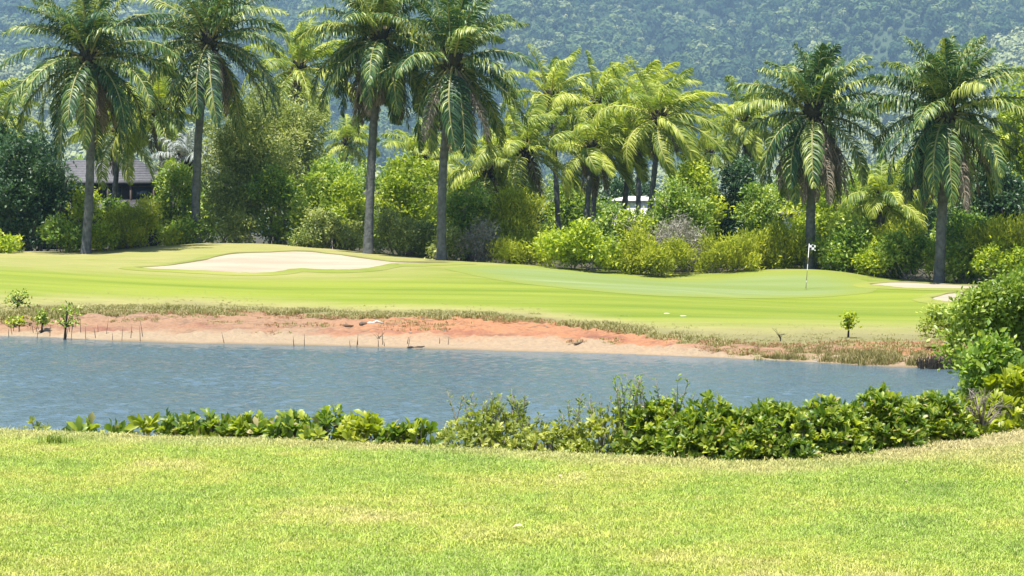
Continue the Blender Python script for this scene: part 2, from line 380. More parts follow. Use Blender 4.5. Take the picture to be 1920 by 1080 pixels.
# sheets laid on the fairway: putting green and bunkers
def sheet(name, outline, mat, lift, step, label, cat, curve=None):
    pts = [on_ground(*p)[:2] for p in outline]
    q = []
    for i in range(len(pts)):                       # closed Catmull-Rom
        p0, p1, p2, p3 = (pts[(i + k) % len(pts)] for k in (-1, 0, 1, 2))
        for t in np.linspace(0, 1, 7)[:-1]:
            q.append(.5 * ((2 * p1) + (-p0 + p2) * t + (2 * p0 - 5 * p1 + 4 * p2 - p3) * t * t + (-p0 + 3 * p1 - 3 * p2 + p3) * t ** 3))
    q = np.array(q); n = len(q)
    q = q + (np.stack([vnoise(np.arange(n) * .7, np.zeros(n), 3), vnoise(np.arange(n) * .7, np.ones(n) * 5, 4)], 1) - .5) * .15
    lo, hi = q.min(0), q.max(0); rng = np.random.default_rng(4)
    gx, gy = np.meshgrid(np.arange(lo[0], hi[0], step), np.arange(lo[1], hi[1], step)); g = np.stack([gx.ravel(), gy.ravel()], 1) + rng.uniform(-.1, .1, (gx.size, 2)) * step
    ins = np.zeros(len(g), bool)
    for i in range(n):
        a, b2 = q[i], q[(i + 1) % n]
        c = ((a[1] > g[:, 1]) != (b2[1] > g[:, 1])) & (g[:, 0] < (b2[0] - a[0]) * (g[:, 1] - a[1]) / (b2[1] - a[1] + 1e-12) + a[0]); ins ^= c
    g = g[ins]
    allp = [Vector(map(float, p)) for p in np.vstack([q, g])]
    vo, _, fo, *_ = delaunay_2d_cdt(allp, [], [list(range(n))], 1, 1e-5)
    vo = np.array([tuple(v) for v in vo]); dist = np.min(np.linalg.norm(vo[:, None] - q[None], axis=2), axis=1)
    z = zfar(vo[:, 0], vo[:, 1]) + lift
    if curve: z = z + curve(vo, dist)
    F3 = np.array([f for f in fo if len(f) == 3])
    a, b2, c2 = vo[F3[:, 0]], vo[F3[:, 1]], vo[F3[:, 2]]
    fl = ((b2[:, 0] - a[:, 0]) * (c2[:, 1] - a[:, 1]) - (b2[:, 1] - a[:, 1]) * (c2[:, 0] - a[:, 0])) < 0
    F3[fl] = F3[fl][:, ::-1]
    o = obj(name, mesh(name, np.column_stack([vo, z]), F3, mat, {'edge': ss(0, 2.5, dist)}, True))
    if curve:
        c = q.mean(0); d = np.roll(q, -1, 0) - np.roll(q, 1, 0); nrm = np.column_stack([d[:, 1], -d[:, 0]]); nrm /= np.linalg.norm(nrm, axis=1)[:, None] + 1e-9
        area = np.sum(q[:, 0] * np.roll(q[:, 1], -1) - np.roll(q[:, 0], -1) * q[:, 1])
        if area < 0: nrm = -nrm
        hh = .035 + .07 * fbm(np.arange(n) * .23, np.zeros(n), 9, 3); ring = []
        for off, k in ((.75, -.02), (.4, .45), (.14, .95), (.0, 1.0), (-.05, .75), (-.07, -.3)):
            p = q + nrm * off; ring.append(np.column_stack([p, zfar(p[:, 0], p[:, 1]) + lift * .4 + hh * k + .02 * (vnoise(np.arange(n) * 1.3, np.full(n, off * 9), 5) - .5) * (k > 0)]))
        V = np.vstack(ring); i = np.arange(5)[:, None] * n; j = np.arange(n)[None]; k = (j + 1) % n
        F = np.stack([i + j, i + k, i + n + k, i + n + j], -1).reshape(-1, 4)
        if area < 0: F = F[:, ::-1]
        at = np.repeat([.0, 0, 0, .25, 1, 1], n)
        obj('turf_lip', mesh('turf_lip', V, F, M['fairway'], {'dry': np.full(len(V), .35), 'brown': at * .9, 'litter': at * .2}, True), o)
    return tag(o, label, cat, kind='structure')
m, nt, b = new_mat('green_grass'); M['green'] = m
n1 = noise(nt, .3, 4, .6, stretch=(.2, 1.7, 1)); n2 = noise(nt, 22, 3, .7)
r1 = ramp(nt, [(.36, (.145, .19, .045)), (.52, (.165, .21, .068)), (.66, (.205, .245, .092))]); nt.links.new(n1.outputs[0], r1.inputs[0])
c = mix(nt, .2, r1.outputs[0], mix(nt, n2.outputs[0], (.5, .5, .5), (1.4, 1.4, 1.4)), 'MULTIPLY')
c = mix(nt, attr(nt, 'edge'), (.17, .205, .034), c)
nt.links.new(c, b.inputs['Base Color']); b.inputs['Roughness'].default_value = .75; b.inputs['Specular IOR Level'].default_value = .2
sheet('putting_green', [(835, 503), (900, 500), (1000, 501), (1100, 510), (1190, 519), (1280, 525), (1350, 520), (1430, 512), (1500, 510), (1560, 513), (1630, 530), (1640, 546), (1560, 556), (1420, 560), (1250, 556), (1100, 545), (980, 532), (880, 515)],
      M['green'], .007, .4, 'smooth pale green putting surface around the checkered flag', 'green')
m, nt, b = new_mat('bunker_sand'); M['sand'] = m
n1 = noise(nt, .5, 4, .6, stretch=(.4, 1.2, 1)); n2 = noise(nt, 30, 4, .7)
r1 = ramp(nt, [(.35, (.285, .235, .17)), (.6, (.345, .29, .215))]); nt.links.new(n1.outputs[0], r1.inputs[0])
c = mix(nt, .3, r1.outputs[0], mix(nt, n2.outputs[0], (.6, .6, .6), (1.3, 1.3, 1.3)), 'MULTIPLY')
nt.links.new(c, b.inputs['Base Color']); b.inputs['Roughness'].default_value = .9; b.inputs['Specular IOR Level'].default_value = .1
def dish(v, d): return -.012 * ss(0, .5, d) + .03 * (fbm(v[:, 0] * .9, v[:, 1] * .9, 2, 3) - .5) * ss(0, .6, d)
sheet('sand_bunker', [(252, 504), (330, 498), (385, 488), (430, 478), (500, 474.5), (570, 473), (640, 480), (705, 489), (770, 494), (868, 494), (780, 497), (735, 497), (690, 506), (640, 509), (585, 507), (545, 508), (525, 512), (470, 515), (400, 512), (320, 508)],
      M['sand'], .03, .35, 'large pale sand bunker on the rising ground between two palms', 'bunker', dish)
sheet('sand_bunker', [(1630, 535), (1690, 531), (1760, 534), (1850, 538), (1930, 541), (1900, 544), (1820, 544), (1720, 543), (1660, 540)],
      M['sand'], .03, .3, 'long flat sand bunker right of the green below the rightmost palm', 'bunker', dish)
sheet('sand_bunker', [(1747, 561), (1775, 553), (1815, 550), (1850, 552), (1865, 560), (1830, 567), (1785, 569), (1755, 566)],
      M['sand'], .03, .25, 'small oval sand bunker half hidden by the right mangrove', 'bunker', dish)

# ------------------------------------------------------------------ water
m, nt, b = new_mat('pond_water'); M['water'] = m
b.inputs['Base Color'].default_value = (.075, .115, .13, 1); b.inputs['Roughness'].default_value = .08; b.inputs['IOR'].default_value = 1.33
b.inputs['Specular IOR Level'].default_value = .5
n1 = noise(nt, 9, 3, .6, stretch=(.7, 1, 1)); n2 = noise(nt, 26, 2, .6)
h = math_(nt, 'ADD', n1.outputs[0], math_(nt, 'MULTIPLY', n2.outputs[0], .3))
bp = nt.nodes.new('ShaderNodeBump'); bp.inputs['Distance'].default_value = .04; bp.inputs['Strength'].default_value = .9
nt.links.new(h, bp.inputs['Height']); nt.links.new(bp.outputs[0], b.inputs['Normal'])
wx = np.concatenate([[-300, -120, -60], np.arange(-24, 24.01, .12), [60, 120, 300]])
wy = np.concatenate([[17], np.arange(20, 74, .12), [82]])
rngw = np.random.default_rng(2)
def f_water(U, V):
    Z = np.zeros_like(U)
    for i in range(64):
        lam = .25 * (.55 / .25) ** rngw.random(); th = rngw.normal(-.5, .7); k = 2 * PI / lam
        Z += .0040 * lam ** .9 * np.sin(k * (U * math.cos(th) + V * math.sin(th)) + rngw.random() * 6.28)
    amp = .15 + 1.7 * fbm(U * .10, V * .2, 77, 3) ** 1.3
    edge = ss(-.4, 4, water_edge(np.clip(U, -44, 44)) - V)
    Z *= amp * (.3 + .7 * edge) * (np.abs(U) < 24.1)
    return U, V, Z, {}
o = obj('pond_water', grid(wx, wy, f_water, 'pond_water', M['water'])); tag(o, 'rippled blue grey pond between the two lawns', 'water', kind='structure')

# ------------------------------------------------------------------ near lawn and its bank down to the pond
ZL = 1.68
ex = np.array([-900, -300, 0, 500, 800, 1100, 1400, 1500, 1640, 1760, 1920, 2300, 3000], float)
ey = np.array([806, 806, 808, 820, 835, 850, 865, 862, 849, 837, 821, 800, 790], float)
eY = (ZC - ZL) * FPX / (ey - 430); eX = (ex - 960) * eY / FPX
def lawn_edge(X): return np.interp(X, eX, eY)
def znear(X, Y):
    X = np.asarray(X, float); Y = np.asarray(Y, float); e = lawn_edge(X); d = Y - e
    top = ZL + .05 * (fbm(X * .35, Y * .35, 15, 3) - .5) - .02 * ss(-1.2, .2, d)
    top = top + .06 * ss(2.0, 4.4, X) * ss(14.5, 17, Y)
    drop = np.where(d > 0, .5 * d ** 1.35, 0)
    return np.maximum(top - drop, -1.0)
m, nt, b = new_mat('near_lawn'); M['lawn'] = m
def lawn_colour(nt, a=1.0):
    n1 = noise(nt, .75, 4, .6, stretch=(.8, .7, 0)); n2 = noise(nt, 3.4, 5, .7, stretch=(.8, .7, 0)); n3 = noise(nt, 60, 3, .7)
    g = nt.nodes.new('ShaderNodeNewGeometry'); sx = nt.nodes.new('ShaderNodeSeparateXYZ'); nt.links.new(g.outputs['Position'], sx.inputs[0])
    r = ramp(nt, [(.36, (.225 * a, .335 * a, .055 * a)), (.46, (.31 * a, .41 * a, .065 * a)), (.56, (.40 * a, .44 * a, .08 * a)), (.68, (.52 * a, .48 * a, .19 * a))])
    f = math_(nt, 'ADD', math_(nt, 'MULTIPLY', n1.outputs[0], .6), math_(nt, 'MULTIPLY', n2.outputs[0], .4))
    nt.links.new(f, r.inputs[0])
    c = r.outputs[0]
    dry = attr(nt, 'dry')
    return c, n3, dry, f
c, n3, dry, f = lawn_colour(nt, .62)  # sheet colour darkened to stand in for the blades' self-shadow
c = mix(nt, math_(nt, 'ADD', dry, math_(nt, 'MULTIPLY', math_(nt, 'SUBTRACT', f, .5), 1.2), True), c, (.30, .265, .13))
c = mix(nt, .6, c, mix(nt, n3.outputs[0], (.35, .35, .35), (1.4, 1.4, 1.4)), 'MULTIPLY')
nt.links.new(c, b.inputs['Base Color']); b.inputs['Roughness'].default_value = .9; b.inputs['Specular IOR Level'].default_value = .1
def near_dry(X, Y):
    e = lawn_edge(X); d = e - Y
    return np.clip(.6 * (1 - ss(.2, 1.2, d + (fbm(X * 1.1, Y * 1.1, 91, 3) - .5) * .8)) + .5 * ss(2.2, 3.6, X) * ss(15.0, 16.2, Y), 0, 1)
xn = np.concatenate([[-300, -120, -50, -20], np.arange(-10, 10.01, .1), [20, 50, 120, 300]])
vn = np.concatenate([[-110, -40, -12], np.arange(-11, -1.0, .35), np.arange(-1, 1.2, .08), [1.4, 1.8, 2.4, 3.0, 4, 6, 9]])
def f_near(U, V):
    Y = lawn_edge(U) + V; Z = znear(U, Y)
    return U, Y, Z, {'dry': near_dry(U, Y) * (V < .3) + .2 * (V >= .3)}
o = obj('near_lawn', grid(xn, vn, f_near, 'near_lawn', M['lawn'])); tag(o, 'bright tee lawn in the foreground with straw coloured patches', 'lawn', kind='structure')

# bed under the pond, closing the ground sheet
bed = plain('pond_bed', (.16, .12, .08), .9)
o = obj('pond_bed', mesh('pond_bed', [(-2700, -150, -1.6), (2700, -150, -1.6), (2700, 5050, -1.6), (-2700, 5050, -1.6)], np.array([(0, 1, 2, 3)]), bed)); tag(o, 'muddy ground under the pond', 'ground', kind='structure')

# ------------------------------------------------------------------ scattering by geometry nodes (grass, far forest)
def source_collection(name, meshes):
    c = bpy.data.collections.new(name)
    for me in meshes:
        c.objects.link(bpy.data.objects.new(me.name, me))
    return c
def gn_scatter(name, pts, scl, rot, coll, extra=None):
    me = bpy.data.meshes.new(name); me.vertices.add(len(pts)); me.vertices.foreach_set('co', np.asarray(pts, np.float32).ravel())
    a = me.attributes.new('scl', 'FLOAT_VECTOR', 'POINT'); a.data.foreach_set('vector', np.asarray(scl, np.float32).ravel())
    a = me.attributes.new('rot', 'FLOAT_VECTOR', 'POINT'); a.data.foreach_set('vector', np.asarray(rot, np.float32).ravel())
    for k, v in (extra or {}).items():
        a = me.attributes.new(k, 'FLOAT', 'POINT'); a.data.foreach_set('value', np.asarray(v, np.float32))
    o = obj(name, me)
    g = bpy.data.node_groups.new(name, 'GeometryNodeTree')
    g.interface.new_socket('Geometry', in_out='INPUT', socket_type='NodeSocketGeometry'); g.interface.new_socket('Geometry', in_out='OUTPUT', socket_type='NodeSocketGeometry')
    gi = g.nodes.new('NodeGroupInput'); go = g.nodes.new('NodeGroupOutput'); ip = g.nodes.new('GeometryNodeInstanceOnPoints'); ci = g.nodes.new('GeometryNodeCollectionInfo')
    ci.inputs['Collection'].default_value = coll; ci.inputs['Separate Children'].default_value = True; ci.inputs['Reset Children'].default_value = True
    ip.inputs['Pick Instance'].default_value = True
    A = []
    for nm in ('scl', 'rot'):
        n = g.nodes.new('GeometryNodeInputNamedAttribute'); n.data_type = 'FLOAT_VECTOR'; n.inputs['Name'].default_value = nm; A.append(n.outputs[0])
    L = g.links.new
    L(gi.outputs[0], ip.inputs['Points']); L(ci.outputs[0], ip.inputs['Instance']); L(A[0], ip.inputs['Scale']); L(A[1], ip.inputs['Rotation']); L(ip.outputs[0], go.inputs[0])
    md = o.modifiers.new('scatter', 'NODES'); md.node_group = g
    return o

# ------------------------------------------------------------------ forested hills
HS = 1.6
def hill(X, Y):
    X = np.asarray(X, float) / HS; Y = np.asarray(Y, float) / HS
    z = -14 + 455 * ss(820, 3100, Y + 90 * (fbm(X / 420, Y / 700, 3, 3) - .5) * 2)
    z = z + 105 * (fbm(X / 170 + .25 * Y / 170, Y / 420, 21, 4) - .5) * 2 * ss(900, 1300, Y)
    z = z + 22 * (fbm(X / 60, Y / 90, 22, 3) - .5) * 2 * ss(850, 1100, Y)
    def spur(x0, y0, z0, x1, y1, z1, wd):
        dx, dy = x1 - x0, y1 - y0; t = ((X - x0) * dx + (Y - y0) * dy) / (dx * dx + dy * dy); tc = np.clip(t, -.6, 1)
        d = np.hypot(X - (x0 + tc * dx), Y - (y0 + tc * dy))
        return (z0 + (z1 - z0) * tc) * np.exp(-(d / wd) ** 2)
    global HBASE
    HBASE = z.copy()
    z = np.maximum(z, spur(430, 1500, 165, 150, 1220, 26, 170) + 10 * (fbm(X / 50, Y / 60, 5, 3) - .5))
    z = np.maximum(z, spur(-470, 1450, 150, -150, 1150, 30, 170) + 10 * (fbm(X / 50, Y / 60, 6, 3) - .5))
    return z * HS
m, nt, b = new_mat('hill_soil'); M['hill'] = m
n1 = noise(nt, .02, 5); r1 = ramp(nt, [(.3, (.022, .04, .014)), (.7, (.05, .075, .022))]); nt.links.new(n1.outputs[0], r1.inputs[0]); nt.links.new(r1.outputs[0], b.inputs['Base Color']); b.inputs['Roughness'].default_value = .95
o = obj('forested_hill', grid(np.arange(-2560, 2561, 32.), np.arange(1216, 4960, 32.), lambda U, V: (U, V, hill(U, V), {}), 'forested_hill', M['hill']))
tag(o, 'steep forested hillside filling the background', 'hill', kind='structure')
m, nt, b = new_mat('hill_tree'); M['hilltree'] = m
ha = nt.nodes.new('ShaderNodeAttribute'); ha.attribute_type = 'INSTANCER'; ha.attribute_name = 'pale'
oi = nt.nodes.new('ShaderNodeObjectInfo'); n1 = noise(nt, .3, 3, .7); n2 = noise(nt, .005, 3)
r1 = ramp(nt, [(0, (.013, .035, .013)), (.4, (.038, .076, .025)), (.75, (.115, .16, .048)), (1, (.28, .30, .13))])
nt.links.new(math_(nt, 'ADD', math_(nt, 'MULTIPLY', oi.outputs['Random'], .75), math_(nt, 'MULTIPLY', n2.outputs[0], .3), True), r1.inputs[0])
c = mix(nt, math_(nt, 'MULTIPLY', ha.outputs['Fac'], .85), r1.outputs[0], (.27, .30, .13)); c = mix(nt, .8, c, mix(nt, n1.outputs[0], (.3, .3, .3), (1.6, 1.6, 1.6)), 'MULTIPLY')
nt.links.new(c, b.inputs['Base Color']); b.inputs['Roughness'].default_value = .8; b.inputs['Specular IOR Level'].default_value = .15
bp = nt.nodes.new('ShaderNodeBump'); bp.inputs['Distance'].default_value = 1.6; nt.links.new(n1.outputs[0], bp.inputs['Height']); nt.links.new(bp.outputs[0], b.inputs['Normal'])
def ico(sub):
    import bmesh
    bm = bmesh.new(); bmesh.ops.create_icosphere(bm, subdivisions=sub, radius=1)
    V = np.array([v.co[:] for v in bm.verts]); F = np.array([[v.index for v in f.verts] for f in bm.faces]); bm.free()
    return V, F
IV3, IF3 = ico(3); IV2, IF2 = ico(2)
def lumpy(seed, V, F, nl=9, amp=.45):
    rng = np.random.default_rng(seed); r = np.full(len(V), .62)
    for _ in range(nl):
        d = norm(rng.normal(size=3) + np.array((0, 0, .35))); r = np.maximum(r, .62 + amp * rng.uniform(.6, 1) * np.clip((V @ d - .62) / .38, 0, 1) ** .6)
    r = r * (1 + rng.normal(0, .045, len(V)))
    W = V * r[:, None]; W[:, 2] = np.where(W[:, 2] < 0, W[:, 2] * .6, W[:, 2])
    return W
IV1, IF1 = ico(2); IV4, IF4 = ico(4)
def hill_tree(seed):
    rng = np.random.default_rng(seed); mb = MB(); W = lumpy(seed, IV4, IF4, 11, .5)
    mb.add(lumpy(seed, IV1, IF1, 11, .5) * .8, IF1)
    k = rng.choice(len(W), 300, replace=False); k = k[W[k, 2] > -.35]; p = W[k] * rng.uniform(.84, 1.08, (len(k), 1)); d = norm(W[k]); n = len(k)
    sz = rng.uniform(.24, .46, n)
    V, F = scatter(*LEAF4, p - d * .05, norm(np.cross(d, rng.normal(size=(n, 3)))), norm(d + rng.normal(0, .45, (n, 3)) + np.array((0, 0, .3))), np.stack([sz, sz * .9, sz * .5], 1)); mb.add(V, F)
    return mb.mesh('hill_tree', M['hilltree'])
fc = source_collection('hill_tree_kinds', [hill_tree(i) for i in range(8)])
rng = np.random.default_rng(11)
pp = []
Yv = 1280.
while Yv < 4720:
    half = Yv * (960 / FPX) * 1.12 + 40; st = 9.0
    xs_ = np.arange(-half, half, st); pp.append(np.stack([xs_ + rng.uniform(-4, 4, len(xs_)), Yv + rng.uniform(-4, 4, len(xs_))], 1)); Yv += 10.5
pp = np.vstack(pp); hz = hill(pp[:, 0], pp[:, 1]); keep = hz > 0.5; pale = ss(0, 14, hz / HS - HBASE)[keep]
pp = pp[keep]; hz = hz[keep]; n = len(pp)
s = rng.lognormal(1.72, .40, n); s = np.clip(s, 2.8, 16); big = rng.random(n) < .05; s[big] *= 1.35
scl = np.stack([s, s * rng.uniform(.85, 1.15, n), s * rng.uniform(.85, 1.35, n)], 1)
o = gn_scatter('hill_forest', np.column_stack([pp, hz + s * .35 + rng.uniform(0, 5.0, n)]), scl, np.stack([rng.normal(0, .12, n), rng.normal(0, .12, n), rng.uniform(0, 6.28, n)], 1), fc, {'pale': pale})
tag(o, 'dense bluish rainforest canopy covering the far hillside', 'forest', kind='stuff')

# ------------------------------------------------------------------ palms
def frond_mesh(name, rng, az, el0, L, droop, wind, leaflet, npair, mat, sag=.8, fluff=.5, wid=.045, dead=False, twist=0.0):
    n = 15; s = np.linspace(0, 1, n); pts = [np.zeros(3)]; d0 = None; T = []
    for i in range(n):
        el = max(el0 - droop * s[i] ** 1.35, R(-86)); a = az
        d = np.array((math.cos(el) * math.sin(a), math.cos(el) * math.cos(a), math.sin(el))) + np.array((wind, wind * .15, 0)) * s[i] ** 1.2
        d /= np.linalg.norm(d); T.append(d)
        if i < n - 1: pts.append(pts[-1] + d * L / (n - 1))
    pts = np.array(pts); T = np.array(T)
    side0 = np.array((math.cos(az), -math.sin(az), 0.0))
    S = side0[None] - T * (T @ side0)[:, None]; S = norm(S); U = np.cross(S, T); U = np.where(U[:, 2:3] < 0, -U, U) if el0 > R(-40) else U
    if twist:
        th = twist * s[:, None]; S, U = S * np.cos(th) + U * np.sin(th), U * np.cos(th) - S * np.sin(th)
    mb = MB()
    rr = .055 * (L / 4.6) * (1 - s) ** .8 + .008
    V, F = tube(pts, rr, 4); mb.add(V, F, 1.0 if not dead else .9)
    t = np.linspace(.13, .995, npair); t = np.clip(t + rng.normal(0, .004, npair), .1, 1)
    ii = np.clip(t * (n - 1), 0, n - 1.001); k = ii.astype(int); f = (ii - k)[:, None]
    for sgn in (-1, 1):
        p = pts[k] * (1 - f) + pts[k + 1] * f; tt = norm(T[k] * (1 - f) + T[k + 1] * f); si = norm(S[k] * (1 - f) + S[k + 1] * f) * sgn; up = norm(U[k] * (1 - f) + U[k + 1] * f)
        prof = (np.sin(np.clip(t * .92 + .10, 0, 1) * PI) ** .55 * .85 + .15)
        ln = leaflet * prof * rng.uniform(.82, 1.12, npair)
        lift = rng.normal(.12, fluff, npair)[:, None]
        g = np.array((0, 0, -1.0)); wv = np.array((wind * 1.1, wind * .2, 0))
        d1 = norm(si * rng.uniform(.7, 1.0, npair)[:, None] + tt * (.35 + .75 * t[:, None] ** 2) + up * lift + g * .10 + wv * .4)
        d2 = norm(d1 * .9 + g * sag * rng.uniform(.6, 1.3, npair)[:, None] + wv * .7)
        d3 = norm(d1 * .45 + g * (sag * 1.7) * rng.uniform(.7, 1.2, npair)[:, None] + wv * .9)
        q1 = p + d1 * (ln * .38)[:, None]; q2 = q1 + d2 * (ln * .34)[:, None]; q3 = q2 + d3 * (ln * .28)[:, None]
        wdir = norm(np.cross(d1, up) + rng.normal(0, .25, (npair, 3)))
        w_ = wid * (.8 + .4 * rng.random(npair))[:, None]
        V = np.stack([p - wdir * w_ * .35, p + wdir * w_ * .35, q1 - wdir * w_ * .5, q1 + wdir * w_ * .5, q2 - wdir * w_ * .42, q2 + wdir * w_ * .42, q3], 1).reshape(-1, 3)
        o_ = (np.arange(npair) * 7)[:, None]
        F4 = np.vstack([o_ + np.array([0, 1, 3, 2]), o_ + np.array([2, 3, 5, 4])]); F3 = o_ + np.array([4, 5, 6])
        mb.add(V, [F4, F3], np.repeat(np.clip(rng.normal(.45, .17) + rng.normal(0, .20, npair), 0, .9), 7))
    return mb.mesh(name, mat)

def trunk_mesh(name, base, top, r0, r1, mat, rings=26, seg=12, bow=(0, 0), flare=1.4, seed=0, ringamp=.05):
    rng = np.random.default_rng(seed); n = rings * 2
    t = np.linspace(0, 1, n); pts = base[None] * (1 - t[:, None]) + top[None] * t[:, None]
    pts = pts + (np.sin(t * PI)[:, None] * np.array((bow[0], bow[1], 0)))
    rad = r0 * (1 - t) + r1 * t; rad = rad * (1 + (flare - 1) * np.exp(-t * 22)); rad = rad * (1 + ringamp * np.where(np.arange(n) % 2, 1, -1) * rng.uniform(.5, 1, n))
    V, F = tube(pts, rad, seg)
    V = V + rng.normal(0, r0 * .03, V.shape)
    return mesh(name, V, F, mat, None, True)

def palm(name, label, group, base_px, hub_px, Y, kind, nf, L, seed, wind=.12, dead=8, deadlen=3.0, r0=.24, r1=.185, el_lo=-56, Ybase=None, bow=(0, 0), droop=1.0, mat=None, skirt=-62, sink=.25, npair=78, lscale=1.0):
    rng = np.random.default_rng(seed)
    b = P(*base_px, Ybase or Y); b[2] = zat(b[0], b[1]) if kind == 'oil' else min(b[2], zat(b[0], b[1]) + .0)
    h = P(*hub_px, Y)
    root = empty(name, b); tag(root, label, 'palm tree', group)
    hub = h - b
    obj('trunk', trunk_mesh('trunk', np.array((0, 0, -sink)), hub, r0, r1, M['palm_trunk'], seed=seed, bow=bow), root)
    # dark heart: a bulge of old leaf bases with stubs
    mb = MB(); Vh = lumpy(seed, IV2, IF2, 7, .3) * np.array((.75, .75, 1.0)) * (r1 / .22) + hub + np.array((0, 0, .05)); mb.add(Vh, IF2)
    for i in range(26):
        a = i * 2.4; z0 = -.9 + i * .045; d = np.array((math.cos(a), math.sin(a), .9)); d /= np.linalg.norm(d); p0 = hub + np.array((0, 0, z0)) + d * .18
        mb.add(*tube(np.array([p0, p0 + d * .35, p0 + d * .55 + np.array((0, 0, .06))]), [.09, .07, .04], 4))
    mb.obj('leaf_bases', M['palm_heart'], root)
    lm = mat or M['oil' if kind == 'oil' else 'coco']
    for i in range(nf):
        u = (i + .5) / nf; az = i * 2.39996 + rng.normal(0, .18)
        el = R(84 + (el_lo - 84) * u ** (1.15 if kind == 'oil' else .95)) + rng.normal(0, .13)
        if kind == 'oil' and abs((az % (2 * PI)) - PI) < .75 and R(-12) < el < R(50) and rng.random() < .6: continue
        ln = L * (.78 + .3 * math.sin(min(1, u + .12) * PI * .62)) * rng.uniform(.9, 1.06)
        dr = droop * (.55 + .75 * math.cos(el * .6)) * rng.uniform(.8, 1.2) * (.65 if u < .12 else 1)
        if kind == 'oil':
            me = frond_mesh('frond', rng, az, el, ln, dr, wind * rng.uniform(.5, 1.4), .92 * lscale, npair, lm, .6, .30, .062, twist=rng.normal(0, .35))
        else:
            me = frond_mesh('frond', rng, az, el, ln, dr, wind * rng.uniform(.6, 1.3), 1.0 * lscale, npair, lm, .7, .2, .065, twist=rng.normal(0, .5))
        obj('frond', me, root, hub + np.array((math.sin(az) * .2, math.cos(az) * .2, .25 - .45 * u)))
    for i in range(dead):
        az = i * 2.39996 + rng.normal(0, .4); el = R(skirt) + rng.normal(0, .14)
        me = frond_mesh('dead_frond', rng, az, el, deadlen * rng.uniform(.7, 1.1), .5, wind * .3, .75 * lscale, int(npair * .7), M['dead'], 1.2, .5, .05, dead=True)
        obj('dead_frond', me, root, hub + np.array((math.sin(az) * .25, math.cos(az) * .25, -.35)))
    return root

OP = 'tall dark green palms standing along the fairway'
palm('oil_palm', 'tall palm at the left edge, its drooping crown before the tiled house', OP, (160, 476), (168, 108), 111.5, 'oil', 56, 5.1, 1, .05, 12, 3.6, bow=(.15, 0))
palm('oil_palm', 'leaning palm with bare upper trunk, left of the large sand bunker', OP, (368, 453), (392, 78), 117.5, 'oil', 46, 5.2, 2, .2, 9, 3.6, el_lo=-48, bow=(-.25, 0))
palm('oil_palm', 'tall palm behind the right part of the large bunker, with hanging skirt', OP, (690, 476), (713, 72), 111.5, 'oil', 54, 4.5, 3, .08, 20, 4.0, bow=(-.1, 0), el_lo=-58)
palm('oil_palm', 'palm just right of the bunker, its crown touching the taller neighbour', OP, (828, 488), (850, 118), 108, 'oil', 44, 4.7, 4, .2, 16, 4.2, bow=(-.2, 0))
palm('oil_palm', 'palm with long grey skirt standing right behind the checkered flag', OP, (1517, 506), (1525, 212), 107, 'oil', 42, 4.1, 5, .06, 24, 4.2, r0=.24, r1=.21)
palm('oil_palm', 'rightmost tall palm with full round crown, behind the long bunker', OP, (1760, 531), (1775, 212), 102.5, 'oil', 58, 4.3, 6, .12, 18, 4.2, r0=.25, r1=.22)
CPg = 'wind blown coconut palms in the clump behind the green'
def coco(label, bpx, hpx, Y, nf, L, seed, wind=.68, group=CPg, dead=3, **kw):
    return palm('coconut_palm', label, group, bpx, hpx, Y, 'coco', nf, L, seed, wind, dead, 2.4, .19, .14, kw.pop('el_lo', -30), droop=kw.pop('droop', 1.15), skirt=-70, npair=60, **kw)
coco('leftmost palm of the wind blown clump, low pale crown', (975, 415), (985, 282), 132, 24, 3.9, 21)
coco('tallest palm of the wind blown clump, its top above all others', (1050, 420), (1035, 185), 142, 24, 4.4, 22)
coco('short yellowish palm in the middle of the wind blown clump', (1092, 420), (1110, 280), 128, 20, 3.4, 23)
coco('upright palm in the middle of the wind blown clump', (1108, 425), (1122, 205), 138, 22, 4.0, 24)
coco('palm of the wind blown clump leaning right behind the white wall', (1160, 420), (1185, 245), 130, 24, 4.0, 25)
coco('rightmost palm of the wind blown clump, thin leaning trunk', (1207, 430), (1238, 222), 126, 26, 4.2, 26)
coco('tall palm at the back right of the wind blown clump', (1195, 420), (1200, 195), 144, 20, 4.2, 27)
BP = 'coconut palms behind the tree line'
coco('thin trunked coconut palm behind the leftmost tall palm', (205, 420), (225, 250), 135, 20, 4.0, 31, .2, BP)
coco('coconut palm between the two left palms, low spread crown', (310, 430), (300, 205), 132, 24, 4.2, 32, .3, BP)
coco('coconut palm with upswept wind blown top, right of the leaning palm', (590, 420), (560, 130), 140, 24, 4.6, 33, .45, BP)
coco('coconut palm cut by the left edge of the view', (-30, 440), (-28, 225), 125, 22, 3.6, 34, .35, BP)
coco('small far palm seen against the hill, left of the bunker palm', (652, 420), (650, 268), 190, 18, 2.9, 35, .1, BP, dead=0)
coco('yellowish palm between the trunks of the two middle palms', (800, 430), (790, 300), 140, 20, 3.4, 36, .3, BP)
coco('yellow leaved low palm right of the second middle palm', (905, 430), (915, 320), 135, 20, 3.4, 37, .2, BP)
coco('shaded coconut palm left of the flag palm', (1400, 430), (1398, 232), 135, 22, 3.2, 38, .35, BP)
coco('low palm with arching pale fronds between the two right palms', (1655, 440), (1655, 375), 122, 18, 2.9, 39, .1, BP, dead=2)
coco('far small palm on the skyline right of the windblown clump', (1330, 420), (1330, 290), 200, 16, 2.8, 40, .15, BP, dead=0)
coco('palm hidden low behind the rightmost tall palm', (1850, 440), (1850, 330), 125, 18, 3.0, 41, .2, BP, dead=2)
coco('tall coconut palm cut by the right edge of the view', (1935, 440), (1935, 250), 128, 20, 3.6, 42, .3, BP)
